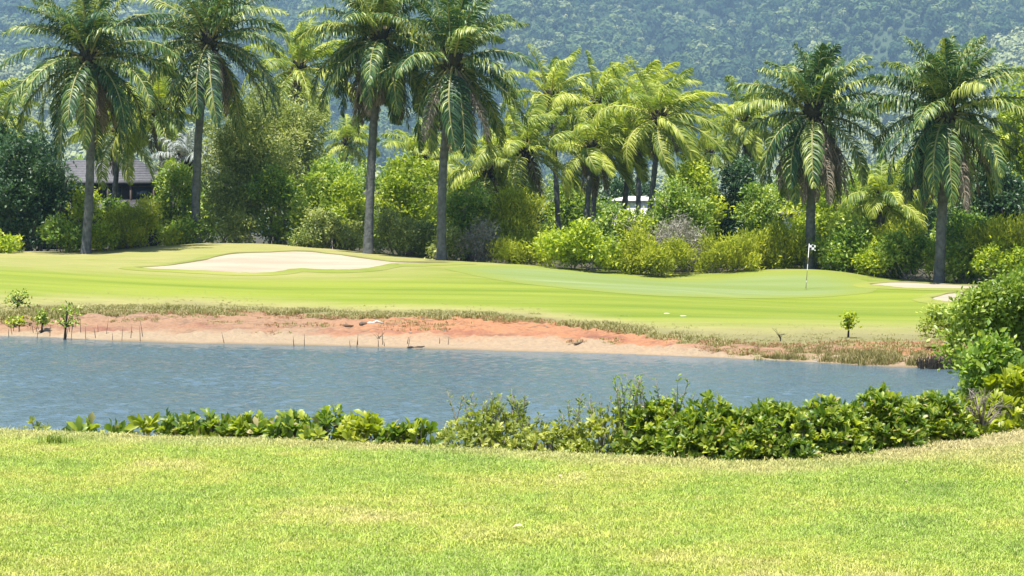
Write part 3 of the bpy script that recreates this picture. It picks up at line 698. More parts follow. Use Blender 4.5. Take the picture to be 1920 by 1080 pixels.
palm('silver_palm', 'small silvery leaved palm between the two left palms', None, (345, 430), (345, 300), 128, 'coco', 14, 1.9, 51, .0, 0, 1, .15, .13, -10, mat=M['silver'], npair=30, lscale=.9)

# ------------------------------------------------------------------ trees and bushes
KIND = {  # leaf length, leaf width ratio, material, leaves per m2 of the side view, upright bias
    'broad': (.21, .50, 'broad', 520, .2), 'bright': (.21, .50, 'bright', 520, .2), 'olive': (.22, .26, 'olive', 850, .7), 'dark': (.22, .45, 'darkg', 560, .0),
    'greyg': (.20, .36, 'greyg', 620, -.25), 'greydead': (.24, .16, 'greydead', 420, .1), 'mangrove': (.13, .5, 'mangrove', 900, .25), 'mid': (.20, .5, 'broad', 520, .1)}
def crown(rng, wd, ht, dp, z0, kind, scale=1.0, shape='dome', dens=1.0, lobes=None):
    ll, lw, mat, per, upb = KIND[kind]; ll *= scale
    n = int(np.clip(per * dens * wd * ht / scale ** 2, 500, 26000))
    k = lobes or int(np.clip(wd * ht * 1.6, 16, 60)); C = []; Rr = []
    rm = min(wd, ht)
    for _ in range(k * 12):
        if len(C) >= k: break
        u, v, q = rng.uniform(-1, 1), rng.uniform(0, 1), rng.uniform(-1, 1)
        if shape == 'dome': pr = math.sqrt(max(0, 1 - (max(0, v - .28) / .72) ** 2.0)) * (.95 + .05 * min(1, v / .3))
        elif shape == 'cone': pr = (1 - v) ** .7 * .95 + .05
        else: pr = math.sqrt(max(0, 1 - (2 * v - 1) ** 2))
        pr *= rng.uniform(.8, 1.12)
        if math.hypot(u, q * .9) > pr: continue
        r = rng.uniform(.10, .24) * rm
        C.append((u * (wd / 2 - r * .6), q * (dp / 2 - r * .7), z0 + r * .6 + v * (ht - r * 1.55))); Rr.append(r)
    C = np.array(C); Rr = np.array(Rr)
    nc = n // 16 + 1; w_ = Rr ** 1.7; li = rng.choice(len(C), nc, p=w_ / w_.sum())
    d = norm(rng.normal(size=(nc, 3)) + np.array((0, -.2, .45)))
    rad = Rr[li] * rng.uniform(.7, 1.12, nc)
    lt = rng.normal(0, .13, len(C))
    cc = C[li] + d * rad[:, None] * np.array((1, 1, .8)); ctint = rng.normal(.47, .13, nc) + lt[li]
    ci = rng.integers(0, nc, n); pos = cc[ci] + rng.normal(0, 1, (n, 3)) * (ll * .8)
    pos[:, 2] = np.maximum(pos[:, 2], z0 * .5 + .02 + rng.random(n) * .1)
    od = d[ci]
    ax = norm(rng.normal(size=(n, 3)) + od * .7 + np.array((0, 0, upb * 1.6)))
    nr = norm(rng.normal(size=(n, 3)) * .6 + od * .7 + np.array((0, -.15, .7)))
    sc = ll * rng.uniform(.65, 1.25, n); S3 = np.stack([sc, sc * lw * 1.0, sc * .6], 1)
    V, F = scatter(*LEAF4, pos, ax, nr, S3)
    tint = np.clip(ctint[ci] + rng.normal(0, .17, n), 0, 1)
    return V, F, np.repeat(tint, 4), C, Rr, M[mat]
def woody(name, label, cat, x0, x1, yt, yb, Y, kind, seed, group=None, shape='dome', clear=0.0, bark='twig', trunk_r=None, dens=1.0, scale=None, twigs=40, depth=.85, zb=None, dy=0):
    rng = np.random.default_rng(seed)
    if group == SH: Y -= 1.3
    b = P((x0 + x1) / 2, yb, Y); wd = (x1 - x0) * pix(Y); top = P(0, yt, Y)[2]
    b[2] = zat(b[0], Y) if zb is None else zb
    wd *= 1.14
    ht = (top - b[2]) * 1.05; scale = scale or max(1.0, Y / 115)
    root = empty(name, b); tag(root, label, cat, group)
    z0 = clear * ht
    V, F, tint, C, Rr, mat = crown(rng, wd, ht - z0, min(wd, ht) * depth if shape != 'dome' else wd * depth, z0, kind, scale, shape, dens)
    cr = obj('crown', mesh('crown', V, F, mat, {'tint': tint}), root)
    mb = MB(); tr = trunk_r or max(.03, .022 * ht)
    if clear > .08:
        zz = np.linspace(-.15, z0 + (ht - z0) * .45, 8); wob = np.cumsum(rng.normal(0, .05, (8, 2)), 0) * ht * .12; wob -= wob[0]
        mb.add(*tube(np.column_stack([wob, zz]), np.linspace(tr * 1.25, tr * .55, 8), 7)); st = np.array((*wob[-2], zz[-2]))
    else: st = np.array((0, 0, -.1))
    idx = rng.permutation(len(C))[:14]
    for i in idx:
        c = C[i]; s0 = st * rng.uniform(.5, 1) if clear > .08 else np.array((rng.normal(0, wd * .1), rng.normal(0, wd * .08), -.1))
        mid = s0 * .5 + c * .5 + rng.normal(0, .06, 3) * ht
        mb.add(*tube(np.array([s0, mid, c]), [tr * .5, tr * .35, tr * .12], 5))
    mb.obj('trunk' if clear > .08 else 'stems', M[bark], root)
    if twigs:
        tb = MB()
        for _ in range(twigs):
            i = rng.integers(len(C)); c = C[i] + norm(rng.normal(size=3)) * Rr[i] * .5; d = norm(rng.normal(size=3) + np.array((0, -.5, .5))); ln = Rr[i] * rng.uniform(.5, 1.0)
            tb.add(*tube(np.array([c, c + d * ln * .5, c + norm(d + rng.normal(0, .3, 3)) * ln]), [.02 * scale, .014 * scale, .006], 3))
        tb.obj('twigs', M['twig_pale'], root)['kind'] = 'stuff'
    return root
SH = 'bushes along the back edge of the fairway'; BT = 'trees behind the bushes'
W = woody
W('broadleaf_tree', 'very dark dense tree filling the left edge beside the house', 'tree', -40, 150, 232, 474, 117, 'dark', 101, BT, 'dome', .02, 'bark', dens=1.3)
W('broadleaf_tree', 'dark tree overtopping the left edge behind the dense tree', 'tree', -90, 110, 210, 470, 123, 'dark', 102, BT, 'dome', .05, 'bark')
W('shrub', 'low light green shrub at the foot of the dark left tree', 'shrub', -30, 50, 445, 476, 113.5, 'bright', 103, SH, twigs=8)
W('shrub', 'small glossy shrub between the dark left tree and the first palm', 'shrub', 85, 160, 405, 474, 114.5, 'broad', 104, SH, twigs=10)
W('shrub', 'yellow green tall shrub behind the leftmost palm trunk', 'shrub', 135, 185, 335, 472, 117, 'bright', 105, SH, twigs=10)
W('shrub', 'pale leafy shrub right at the foot of the leftmost palm', 'shrub', 165, 215, 405, 471, 115.5, 'bright', 106, SH, twigs=10)
W('shrub', 'small glossy shrub in front of the house wall', 'shrub', 195, 260, 345, 468, 119, 'mid', 107, SH, twigs=10)
W('shrub', 'rounded olive bush below the house eaves', 'shrub', 195, 325, 374, 465, 117, 'olive', 108, SH, twigs=40)
W('broadleaf_tree', 'mid green tree between the house and the leaning palm', 'tree', 292, 372, 296, 460, 121, 'mid', 109, BT, 'dome', .03)
W('paperbark_tree', 'big grey green tree with pale trunk behind the bunker left', 'tree', 378, 560, 165, 455, 124, 'greyg', 110, BT, 'oval', .12, 'bark_pale', .12, 1.25)
W('paperbark_tree', 'grey green tree rising above the bushes behind the bunker', 'tree', 440, 610, 150, 455, 128, 'greyg', 111, BT, 'oval', .15, 'bark_pale', .14, 1.15)
W('shrub', 'shaded dark green bush under the big grey green tree', 'shrub', 375, 480, 315, 456, 122, 'greyg', 112, SH)
W('shrub', 'dark bush in the shade right of the pale trunk', 'shrub', 470, 575, 300, 460, 121.5, 'mid', 113, SH)
W('shrub', 'wide twiggy grey green bush left of the skirted bunker palm', 'shrub', 535, 690, 385, 472, 116, 'greyg', 114, SH, twigs=90)
W('shrub', 'tall olive green bush left of the skirted bunker palm', 'shrub', 545, 690, 290, 470, 120, 'mid', 115, SH, twigs=60)
W('shrub', 'twiggy grey bush between the two middle palm trunks', 'shrub', 695, 830, 390, 486, 114, 'greyg', 116, SH, twigs=90)
W('broadleaf_tree', 'bright yellow green tree between the two middle palm trunks', 'tree', 705, 830, 288, 484, 121, 'bright', 117, BT, 'dome', .05, twigs=60)
W('shrub', 'leafy green bush right of the second middle palm', 'shrub', 825, 935, 335, 492, 113, 'mid', 118, SH)
W('shrub', 'brownish twiggy bush beside the olive feathery bush', 'shrub', 868, 930, 415, 497, 110.5, 'greydead', 119, SH, twigs=160, bark='twig')
W('shrub', 'tall feathery olive bush left of the round bright bush', 'shrub', 905, 1025, 345, 500, 113, 'olive', 120, SH, twigs=50)
W('shrub', 'low feathery olive bush at the fairway edge beside the round bright bush', 'shrub', 935, 1035, 415, 502, 109.5, 'olive', 121, SH, twigs=30)
W('shrub', 'round bright green bush at the edge of the green', 'shrub', 1008, 1175, 410, 517, 107, 'bright', 122, SH, dens=1.3)
W('shrub', 'feathery olive bush right of the round bright bush', 'shrub', 1160, 1288, 428, 524, 106, 'olive', 123, SH, twigs=60)
W('shrub', 'dead looking pale grey bush below the white wall', 'shrub', 1232, 1325, 402, 522, 108.5, 'greydead', 124, SH, twigs=200, bark='twig_pale', dens=1.2)
W('shrub', 'wide feathery olive bush left of the flag palm', 'shrub', 1305, 1420, 425, 519, 107, 'olive', 125, SH, twigs=50)
W('shrub', 'feathery olive bush with dark gap touching the flag palm', 'shrub', 1395, 1510, 412, 514, 108.5, 'olive', 126, SH, twigs=50)
W('broadleaf_tree', 'pointed mid green tree left of the flag palm', 'tree', 1370, 1470, 335, 514, 113, 'mid', 127, BT, 'cone', .03)
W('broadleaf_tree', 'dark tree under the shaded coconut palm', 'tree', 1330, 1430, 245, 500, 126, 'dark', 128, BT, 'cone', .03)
W('shrub', 'light green leafy bush right beside the flag palm trunk', 'shrub', 1525, 1650, 395, 522, 108, 'broad', 129, SH, dens=1.2)
W('shrub', 'olive bush between the two right palms', 'shrub', 1630, 1735, 415, 530, 107, 'olive', 130, SH, twigs=40)
W('shrub', 'leafy mid green bush at the left of the rightmost palm trunk', 'shrub', 1650, 1765, 430, 532, 105.5, 'mid', 131, SH)
W('shrub', 'dark green bush at the right of the rightmost palm trunk', 'shrub', 1765, 1845, 445, 535, 104.5, 'mid', 132, SH)
W('shrub', 'tall leafy bush behind the rightmost palm trunk', 'shrub', 1735, 1880, 385, 532, 109, 'broad', 133, SH)
W('shrub', 'olive bush at the right edge above the mangrove', 'shrub', 1815, 1960, 400, 538, 104, 'olive', 134, SH)
W('broadleaf_tree', 'light green tree at the right edge behind the rightmost palm', 'tree', 1860, 2020, 130, 520, 126, 'bright', 135, BT, 'oval', .2, 'bark')
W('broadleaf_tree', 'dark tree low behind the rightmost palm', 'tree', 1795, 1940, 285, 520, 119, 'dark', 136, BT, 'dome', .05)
W('broadleaf_tree', 'bright yellow green tree right of the wind blown clump', 'tree', 1255, 1350, 292, 500, 124, 'bright', 137, BT, 'dome', .05)
W('broadleaf_tree', 'lush green undergrowth tree below the wind blown clump', 'tree', 1215, 1330, 325, 500, 119, 'mid', 138, BT, 'dome', .05)
W('broadleaf_tree', 'shaded green tree behind the trunks of the wind blown clump', 'tree', 1000, 1130, 330, 490, 150, 'mid', 139, BT, 'dome', .05)
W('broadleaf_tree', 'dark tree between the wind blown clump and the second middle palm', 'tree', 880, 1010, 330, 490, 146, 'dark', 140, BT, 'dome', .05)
W('broadleaf_tree', 'leafy tree between the two right palms', 'tree', 1560, 1700, 330, 510, 128, 'broad', 141, BT, 'dome', .05)
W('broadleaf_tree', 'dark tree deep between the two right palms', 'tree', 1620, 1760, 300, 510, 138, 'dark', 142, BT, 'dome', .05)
W('broadleaf_tree', 'yellow green tree behind the flag palm', 'tree', 1470, 1590, 345, 510, 130, 'bright', 143, BT, 'dome', .05)
W('shrub', 'green shrub hiding the left of the white walled house', 'shrub', 1095, 1180, 374, 505, 122, 'mid', 151, SH)
W('shrub', 'green shrub hiding the right of the white walled house', 'shrub', 1208, 1300, 370, 510, 122, 'broad', 152, SH)
W('shrub', 'low bright shrub below the white walled house', 'shrub', 1150, 1245, 396, 510, 120, 'bright', 153, SH)
W('shrub', 'leafy bush at the foot of the second middle palm', 'shrub', 800, 880, 420, 492, 111, 'greyg', 154, SH, twigs=60)
W('shrub', 'light green bush behind the flag', 'shrub', 1440, 1530, 425, 510, 110.5, 'bright', 155, SH)
W('shrub', 'bright bush between the olive ones right of the flag palm', 'shrub', 1590, 1660, 440, 524, 106.5, 'bright', 156, SH)
W('shrub', 'light green bush under the tall leafy bush at the right', 'shrub', 1830, 1930, 455, 536, 102.5, 'bright', 157, SH)
W('shrub', 'light green shrub between the leaning palm and the olive bush', 'shrub', 310, 372, 400, 460, 118.5, 'broad', 158, SH)
W('shrub', 'yellow green shrub at the foot of the pale trunked tree', 'shrub', 425, 480, 395, 458, 119.5, 'greyg', 159, SH)
W('shrub', 'bright shrub left behind the skirted bunker palm', 'shrub', 600, 700, 330, 474, 118, 'bright', 160, SH)
rng = np.random.default_rng(9)
far = [(-60, 80, 270, 150, 'mid', 'tree behind the dark left trees'), (300, 420, 300, 150, 'mid', 'tree far behind the leaning palm'), (560, 700, 285, 165, 'broad', 'far tree on the skyline left of the skirted bunker palm'),
       (640, 790, 295, 158, 'mid', 'far tree on the skyline behind the skirted bunker palm'), (760, 900, 300, 160, 'bright', 'far yellow green tree behind the second middle palm'), (850, 980, 310, 170, 'broad', 'far tree right of the second middle palm'),
       (1100, 1240, 320, 165, 'dark', 'far dark tree behind the wind blown trunks'), (1240, 1380, 300, 175, 'mid', 'far tree right of the wind blown clump'), (1420, 1560, 310, 170, 'broad', 'far tree behind the palm at the flag'),
       (1540, 1680, 315, 165, 'mid', 'far tree between the two right palms'), (1680, 1840, 300, 170, 'broad', 'far tree behind the rightmost tall palm'), (1820, 1990, 240, 160, 'mid', 'far tree at the right edge'), (100, 260, 290, 175, 'mid', 'far tree behind the house roof')]
for i, (a, b_, yt, Y, kd, lb) in enumerate(far):
    W('far_tree', lb, 'tree', a, b_, yt, 440, Y, kd, 200 + i, 'far trees behind the tree line', 'dome', .04, 'bark', twigs=0, zb=1.3)

# ------------------------------------------------------------------ houses
M['roof'] = plain('roof_tile', (.10, .098, .105), .75, .3, 5)
M['dwall'] = plain('dark_timber', (.035, .026, .022), .7, .3, 6)
M['dframe'] = plain('dark_frame', (.07, .05, .04), .6, .2, 6)
M['white'] = plain('white_render', (.72, .72, .70), .8, .08, 3)
M['glass'] = plain('window_glass', (.03, .04, .05), .08, .1, 3, spec=.6)
def hip_roof(root, x0, x1, y0, y1, ze, zr, rid, mat, courses=11, name='roof'):
    """stepped tile courses on a hipped roof; x/y are the eaves, the ridge runs along x"""
    mb = MB(); yc = (y0 + y1) / 2
    V = np.array([(x0, y0, ze), (x1, y0, ze), (x1, y1, ze), (x0, y1, ze), (x0 + rid, yc, zr), (x1 - rid, yc, zr)])
    mb.add(V, [np.array([(0, 1, 5, 4), (2, 3, 4, 5)]), np.array([(1, 2, 5), (3, 0, 4)])]); mb.add(*box(x0, x1, y0, y1, ze - .16, ze - .005))
    rf = mb.obj(name, mat, root)
    for face in ('front', 'right'):
        for c in range(courses):
            t0, t1 = c / courses, (c + 1) / courses; lift = .05
            def pt(t, s):
                z = ze + (zr - ze) * t
                if face == 'front': return np.array((x0 + rid * t, y0 + (yc - y0) * t, z)) if s == 0 else np.array((x1 - rid * t, y0 + (yc - y0) * t, z))
                return np.array((x1 - rid * t, y0 + (yc - y0) * t, z)) if s == 0 else np.array((x1 - rid * t, y1 - (y1 - yc) * t, z))
            a, b_, c_, d = pt(t0, 0), pt(t0, 1), pt(t1, 1), pt(t1, 0); up = np.array((0, 0, lift))
            V = np.array([a, b_, c_, d, a + up, b_ + up, c_ + up * .25, d + up * .25])
            F = np.array([(0, 1, 5, 4), (4, 5, 6, 7), (1, 2, 6, 5), (0, 4, 7, 3)])
            obj('tile_course', mesh('tile_course', V, F, mat), rf)
    return rf
def house(label, x0, x1, ye, yr, ybot, Y, wall, roofm, dp=6, over=.5, rid=1.8, courses=10, wins=3, cat='house'):
    a = P(x0, ye, Y); b_ = P(x1, ye, Y); ze = a[2]; zr = P(0, yr, Y + dp / 2)[2]; g = 1.3
    root = empty('house', (a[0], Y, g)); tag(root, label, cat)
    wd = b_[0] - a[0]; he = ze - g
    hip_roof(root, 0, wd, 0, dp, he, zr - g, rid, roofm, courses)
    mb = MB(); mb.add(*box(over, wd - over, over, dp - over, -.3, he - .17)); mb.obj('wall', wall, root)
    for i in range(wins):
        xa = over + (wd - 2 * over) * (i + .2) / wins; xb_ = over + (wd - 2 * over) * (i + .8) / wins; z1 = he - .35; z0 = he - 1.35
        f = MB()
        for q in (box(xa - .06, xb_ + .06, over - .06, over - .002, z1, z1 + .06), box(xa - .06, xb_ + .06, over - .06, over - .002, z0 - .06, z0), box(xa - .06, xa, over - .06, over - .002, z0, z1), box(xb_, xb_ + .06, over - .06, over - .002, z0, z1)): f.add(*q)
        wn = f.obj('window', M['dframe'], root)
        g_ = MB(); g_.add(*box(xa, xb_, over - .03, over - .004, z0, z1)); g_.obj('pane', M['glass'], wn)
    return root, he, wd
rt, he, wd = house('two storey house with grey tiled roof and dark walls behind the leftmost palm', 50, 309, 340, 300, 450, 150, M['dwall'], M['roof'], 7, .6, 2.4, 9, 4)
mb = MB()
for i in range(6):
    xx = wd * (i + .5) / 6; mb2 = MB(); mb2.add(*box(xx - .06, xx + .06, .1, .22, he - 2.4, he - .17)); mb2.obj('post', M['dframe'], rt)
mb2 = MB(); Vv = np.array([(0, -1.9, he - 1.9), (wd - .4, -1.9, he - 1.9), (wd - .4, .5, he - 1.2), (0, .5, he - 1.2), (0, -1.9, he - 2.02), (wd - .4, -1.9, he - 2.02), (wd - .4, .5, he - 1.32), (0, .5, he - 1.32)])
mb2.add(Vv, np.array([(0, 1, 2, 3), (7, 6, 5, 4), (0, 4, 5, 1), (1, 5, 6, 2), (3, 2, 6, 7), (0, 3, 7, 4)])); lr = mb2.obj('lower_roof', M['roof'], rt)
for i in range(7):
    t = i / 7; q = MB(); q.add(*box(0, wd - .4, -1.9 + 2.4 * t, -1.9 + 2.4 * t + .12, he - 1.9 + .7 * t, he - 1.9 + .7 * t + .05)); q.obj('tile_course', M['roof'], lr)
house('white walled house showing through the gap below the wind blown palms', 1150, 1240, 374, 368, 440, 152, M['white'], M['white'], 6, .1, 1.2, 5, 0)
house('white house glimpsed behind the middle palm trunks', 660, 800, 362, 352, 440, 156, M['white'], M['roof'], 6, .4, 1.5, 5, 3)
house('pale house glimpsed behind the palm at the flag', 1480, 1572, 398, 391, 440, 140, M['white'], M['roof'], 6, .4, 1.4, 5, 2)

# bare branched tree in front of the white house
def bare_tree(name, label, cat, bpx, Y, ht, spread, mat, seed, n=16, r=.06, group=None, zb=None):
    rng = np.random.default_rng(seed); b_ = P(*bpx, Y); b_[2] = zat(b_[0], Y) if zb is None else zb
    root = empty(name, b_); tag(root, label, cat, group); mb = MB(); tb = MB()
    mb.add(*tube(np.array([(0, 0, -.15), (.03, 0, ht * .2), (0, 0, ht * .45)]), [r, r * .85, r * .7], 7))
    for i in range(n):
        a = rng.uniform(0, 6.28); s0 = np.array((0, 0, ht * rng.uniform(.12, .45))); e = np.array((math.cos(a) * spread * rng.uniform(.5, 1), math.sin(a) * spread * rng.uniform(.3, .8), ht * rng.uniform(.45, 1)))
        m_ = (s0 + e) / 2 + np.array((0, 0, ht * .1)) + rng.normal(0, .05, 3) * ht
        tb.add(*tube(np.array([s0, m_, e]), [r * .45, r * .28, r * .1], 5))
        for _ in range(4):
            p0 = m_ + (e - m_) * rng.random(); d = norm(rng.normal(size=3) + np.array((0, 0, .6))) * ht * rng.uniform(.1, .25)
            tb.add(*tube(np.array([p0, p0 + d * .6, p0 + d + rng.normal(0, .02, 3)]), [r * .16, r * .1, r * .04], 3))
    mb.obj('trunk', mat, root); tb.obj('branches', mat, root)
    return root
bare_tree('bare_tree', 'leafless pale branched tree before the white walled house', 'tree', (1225, 500), 118, 3.6, 2.4, M['twig_pale'], 5, 26, .07)

# ------------------------------------------------------------------ flag
M['pole'] = plain('pole_white', (.8, .8, .78), .4, .03, 3); M['pole_band'] = plain('pole_dark', (.10, .09, .05), .5, .1, 3)
M['cup'] = plain('cup', (.02, .02, .02), .8)
m, nt, b = new_mat('flag_checks'); M['flag'] = m
tc = nt.nodes.new('ShaderNodeTexCoord'); ck = nt.nodes.new('ShaderNodeTexChecker'); ck.inputs['Scale'].default_value = 1.0
mp = nt.nodes.new('ShaderNodeMapping'); mp.inputs['Scale'].default_value = (9.6, 0, 9.6); mp.inputs['Location'].default_value = (.01, .5, .01); nt.links.new(tc.outputs['Object'], mp.inputs[0]); nt.links.new(mp.outputs[0], ck.inputs[0])
ck.inputs[1].default_value = (.82, .82, .80, 1); ck.inputs[2].default_value = (.015, .015, .018, 1); nt.links.new(ck.outputs[0], b.inputs['Base Color']); b.inputs['Roughness'].default_value = .8
fb = on_ground(1511, 543)
rt = empty('golf_flag', fb); tag(rt, 'checkered black and white flag on a thin pole in the green', 'flag')
H = (543 - 457) * pix(fb[1]); tilt = 6 * pix(fb[1])
def pp_(t): return np.array((tilt * t, 0, H * t))
mb = MB(); mb.add(*tube(np.array([pp_(-.03), pp_(.3), pp_(1.0)]), [.013, .013, .011], 8)); po = mb.obj('pole', M['pole'], rt)
for t0, t1 in ((.02, .16), (.20, .42), (.56, .70)):
    mb = MB(); mb.add(*tube(np.array([pp_(t0), pp_(t1)]), [.0165, .0155], 8)); mb.obj('pole_band', M['pole_band'], po)
mb = MB(); th = np.linspace(0, 2 * PI, 17)[:-1]; mb.add(np.vstack([[(0, 0, .016)], np.column_stack([np.cos(th) * .055, np.sin(th) * .055, np.full(16, .016)])]), np.array([(0, 1 + i, 1 + (i + 1) % 16) for i in range(16)])); mb.obj('hole', M['cup'], rt)
us = np.linspace(0, .30, 14); vv = np.linspace(0, .25, 8); U, Vv = np.meshgrid(us, vv)
fx = U * .9; fy = .05 * np.sin(U * 13 + Vv * 3) * (U / .4); fz = Vv - .30 * (U / .4) ** 1.5 * .28
V = np.stack([fx, fy, fz], -1).reshape(-1, 3); V = np.vstack([V, V + np.array((0, .004, 0))]); nn = len(us) * len(vv)
i = np.arange(len(vv) - 1)[:, None] * len(us); j = np.arange(len(us) - 1)[None]; Fq = np.stack([i + j, i + j + 1, i + len(us) + j + 1, i + len(us) + j], -1).reshape(-1, 4)
obj('flag', mesh('flag', V, np.vstack([Fq, Fq[:, ::-1] + nn]), M['flag'], None, True), rt, pp_(1.0) + np.array((.012, 0, -.27)))

# ------------------------------------------------------------------ grass as real blades
def blade_tuft(name, seed, nb, rad, h0, h1, wd, lean, mat, seg=2):
    rng = np.random.default_rng(seed); V = []; F3 = []; F4 = []; T = []
    for i in range(nb):
        a = rng.uniform(0, 6.28); p = np.array((*(rng.normal(0, rad * .5, 2)), 0)); h = rng.uniform(h0, h1); d = np.array((math.cos(a), math.sin(a), 0)) * rng.uniform(.1, lean) * h
        s = np.array((-math.sin(a), math.cos(a), 0)) * wd * .5; k = len(V)
        V += [p - s, p + s, p + d * .35 + np.array((0, 0, h * .6)) - s * .8, p + d * .35 + np.array((0, 0, h * .6)) + s * .8, p + d + np.array((0, 0, h * (1 - .3 * lean * rng.random())))]
        F4.append((k, k + 1, k + 3, k + 2)); F3.append((k + 2, k + 3, k + 4)); T += [rng.random()] * 5
    return mesh(name, np.array(V), [np.array(F4), np.array(F3)], mat, {'tint': np.array(T)})
m, nt, b = new_mat('lawn_blade'); M['blade'] = m
c, n3, dry, f = lawn_colour(nt, 1.0)
at = nt.nodes.new('ShaderNodeAttribute'); at.attribute_type = 'INSTANCER'; at.attribute_name = 'dry'
c = mix(nt, math_(nt, 'ADD', at.outputs['Fac'], math_(nt, 'MULTIPLY', math_(nt, 'SUBTRACT', f, .5), 1.2), True), c, (.46, .41, .20))
oi = nt.nodes.new('ShaderNodeObjectInfo')
c = mix(nt, .75, c, mix(nt, oi.outputs['Random'], (.6, .65, .6), (1.55, 1.5, 1.45)), 'MULTIPLY')
rs = ramp(nt, [(.80, (0, 0, 0)), (.86, (1, 1, 1))]); nt.links.new(attr(nt, 'tint'), rs.inputs[0])
c = mix(nt, math_(nt, 'MULTIPLY', rs.outputs[0], .6), c, (.48, .43, .23))
nt.links.new(c, b.inputs['Base Color']); b.inputs['Roughness'].default_value = .55; b.inputs['Specular IOR Level'].default_value = .3
t = nt.nodes.new('ShaderNodeBsdfTranslucent'); nt.links.new(c, t.inputs[0]); ms = nt.nodes.new('ShaderNodeMixShader'); ms.inputs[0].default_value = .3
nt.links.new(b.outputs[0], ms.inputs[1]); nt.links.new(t.outputs[0], ms.inputs[2]); nt.links.new(ms.outputs[0], nt.nodes['Material Output'].inputs[0])
gc = source_collection('lawn_tufts', [blade_tuft('lawn_tuft', 300 + i, 16, .05, .008, .024, .0040, 1.7, M['blade']) for i in range(8)])
rng = np.random.default_rng(77)
n = 135000; Y = np.sqrt(rng.uniform(9.6 ** 2, 19.0 ** 2, n)); X = rng.uniform(-1, 1, n) * (Y * .2338 + .55)
Y2 = np.sqrt(rng.uniform(8.6 ** 2, 19.0 ** 2, 75000)); X2 = np.sign(rng.uniform(-1, 1, 75000)) * (Y2 * .2338 + .5 + rng.random(75000) * 3.6)
X = np.concatenate([X, X2]); Y = np.concatenate([Y, Y2]); n = len(X); wide = np.concatenate([np.zeros(n - 75000), np.ones(75000)])
k = (Y < lawn_edge(X) + .25); X, Y, wide = X[k], Y[k], wide[k]; n = len(X); Z = znear(X, Y)
sc = (1 + .25 * wide) * rng.uniform(.65, 1.25, n) * (1 + .35 * (1 - ss(.1, .8, lawn_edge(X) - Y))) * (.8 + .5 * fbm(X * 1.5, Y * 1.5, 66, 2))
o = gn_scatter('lawn_grass', np.column_stack([X, Y, Z - .002]), np.stack([sc, sc, sc], 1), np.stack([rng.normal(0, .15, n), rng.normal(0, .15, n), rng.uniform(0, 6.28, n)], 1), gc, {'dry': near_dry(X, Y)})
tag(o, 'short bright grass blades of the foreground lawn', 'grass', kind='stuff')

# rough dry grass along the top of the far bank
def simple_blade(name, stops, trans=.25): return leaf_mat(name, stops, trans, .7, .2, 1.2)
M['rough'] = simple_blade('rough_blade', [(0, G(.16, .17, .045)), (.5, G(.27, .255, .105)), (1, G(.40, .34, .19))])
M['sedge'] = simple_blade('sedge_blade', [(0, G(.13, .13, .04)), (.6, G(.23, .205, .08)), (1, G(.34, .28, .14))])
M['sedge_red'] = simple_blade('sedge_red', [(0, G(.22, .12, .06)), (1, G(.38, .22, .13))])
gc = source_collection('rough_tufts', [blade_tuft('rough_tuft', 330 + i, 16, .16, .05, .20, .022, 1.4, M['rough']) for i in range(6)])
n = 17000; X = rng.uniform(-22, 22, n); e = bank_edge(X); d = (rng.gamma(2.0, 1.1, n) - 1.6) * (1 + 1.3 * ss(3, 7, X)); Y = e + d
dens = fbm(X * .8, Y * .8, 14, 3); k = (dens > .42) & (d < 9); X, Y = X[k], Y[k]; n = len(X)
sc = rng.uniform(.4, 1.15, n) * (.35 + .6 * (1 - ss(.3, 3.5, Y - bank_edge(X)))) * (1 - .3 * ss(3, 7, X)) * (.5 + 1.0 * fbm(X * .6, Y * .6, 29, 2))
o = gn_scatter('rough_grass', np.column_stack([X, Y, zfar(X, Y) - .02]), np.stack([sc, sc, sc], 1), np.stack([rng.normal(0, .1, n), rng.normal(0, .1, n), rng.uniform(0, 6.28, n)], 1), gc)
tag(o, 'rough dry grass along the top of the earth bank', 'grass', kind='stuff')
gc = source_collection('sedge_tufts', [blade_tuft('sedge_tuft', 350 + i, 18, .16, .10, .30, .02, .8, M['sedge']) for i in range(6)])
n = 1500; px = 1430 + 400 * rng.random(n) ** .8; v = rng.random(n); X = (px - 960) * 56 / FPX; Y = water_edge(X) + .35 + v * 2.6 * ss(1430, 1540, px); X = (px - 960) * Y / FPX
k = (fbm(X * .9, Y * .9, 3, 2) > .38) & (960 + X / Y * FPX < 1735); X, Y = X[k], Y[k]; n = len(X); sc = rng.uniform(.4, 1.05, n) * (.45 + .55 * ss(1430, 1600, 960 + X / Y * FPX)) * (.6 + .8 * fbm(X * 1.2, Y * 1.2, 8, 2))
o = gn_scatter('sedge_grass', np.column_stack([X, Y, zfar(X, Y) - .02]), np.stack([sc, sc, sc], 1), np.stack([rng.normal(0, .1, n), rng.normal(0, .1, n), rng.uniform(0, 6.28, n)], 1), gc)
tag(o, 'olive sedge growing at the waterline of the right bank', 'sedge', kind='stuff')

gc = source_collection('dry_weed_tufts', [blade_tuft('dry_weed_tuft', 370 + i, 12, .12, .03, .12, .018, 1.6, M['sedge_red' if i % 2 else 'rough']) for i in range(6)])
n = 9000; X = rng.uniform(-20, 20, n); e = bank_edge(X); we = water_edge(X); v = rng.random(n) ** 1.3; Y = e + v * .8 * (we - e)
k = fbm(X * .55, Y * .8, 19, 3) > .47 + .2 * v; X, Y = X[k], Y[k]; n = len(X); sc = rng.uniform(.4, 1.1, n)
o = gn_scatter('dry_weeds', np.column_stack([X, Y, zfar(X, Y) + .02]), np.stack([sc, sc, sc], 1), np.stack([rng.normal(0, .1, n), rng.normal(0, .1, n), rng.uniform(0, 6.28, n)], 1), gc)
tag(o, 'patches of low brown dry weeds on the earth bank', 'weeds', kind='stuff')

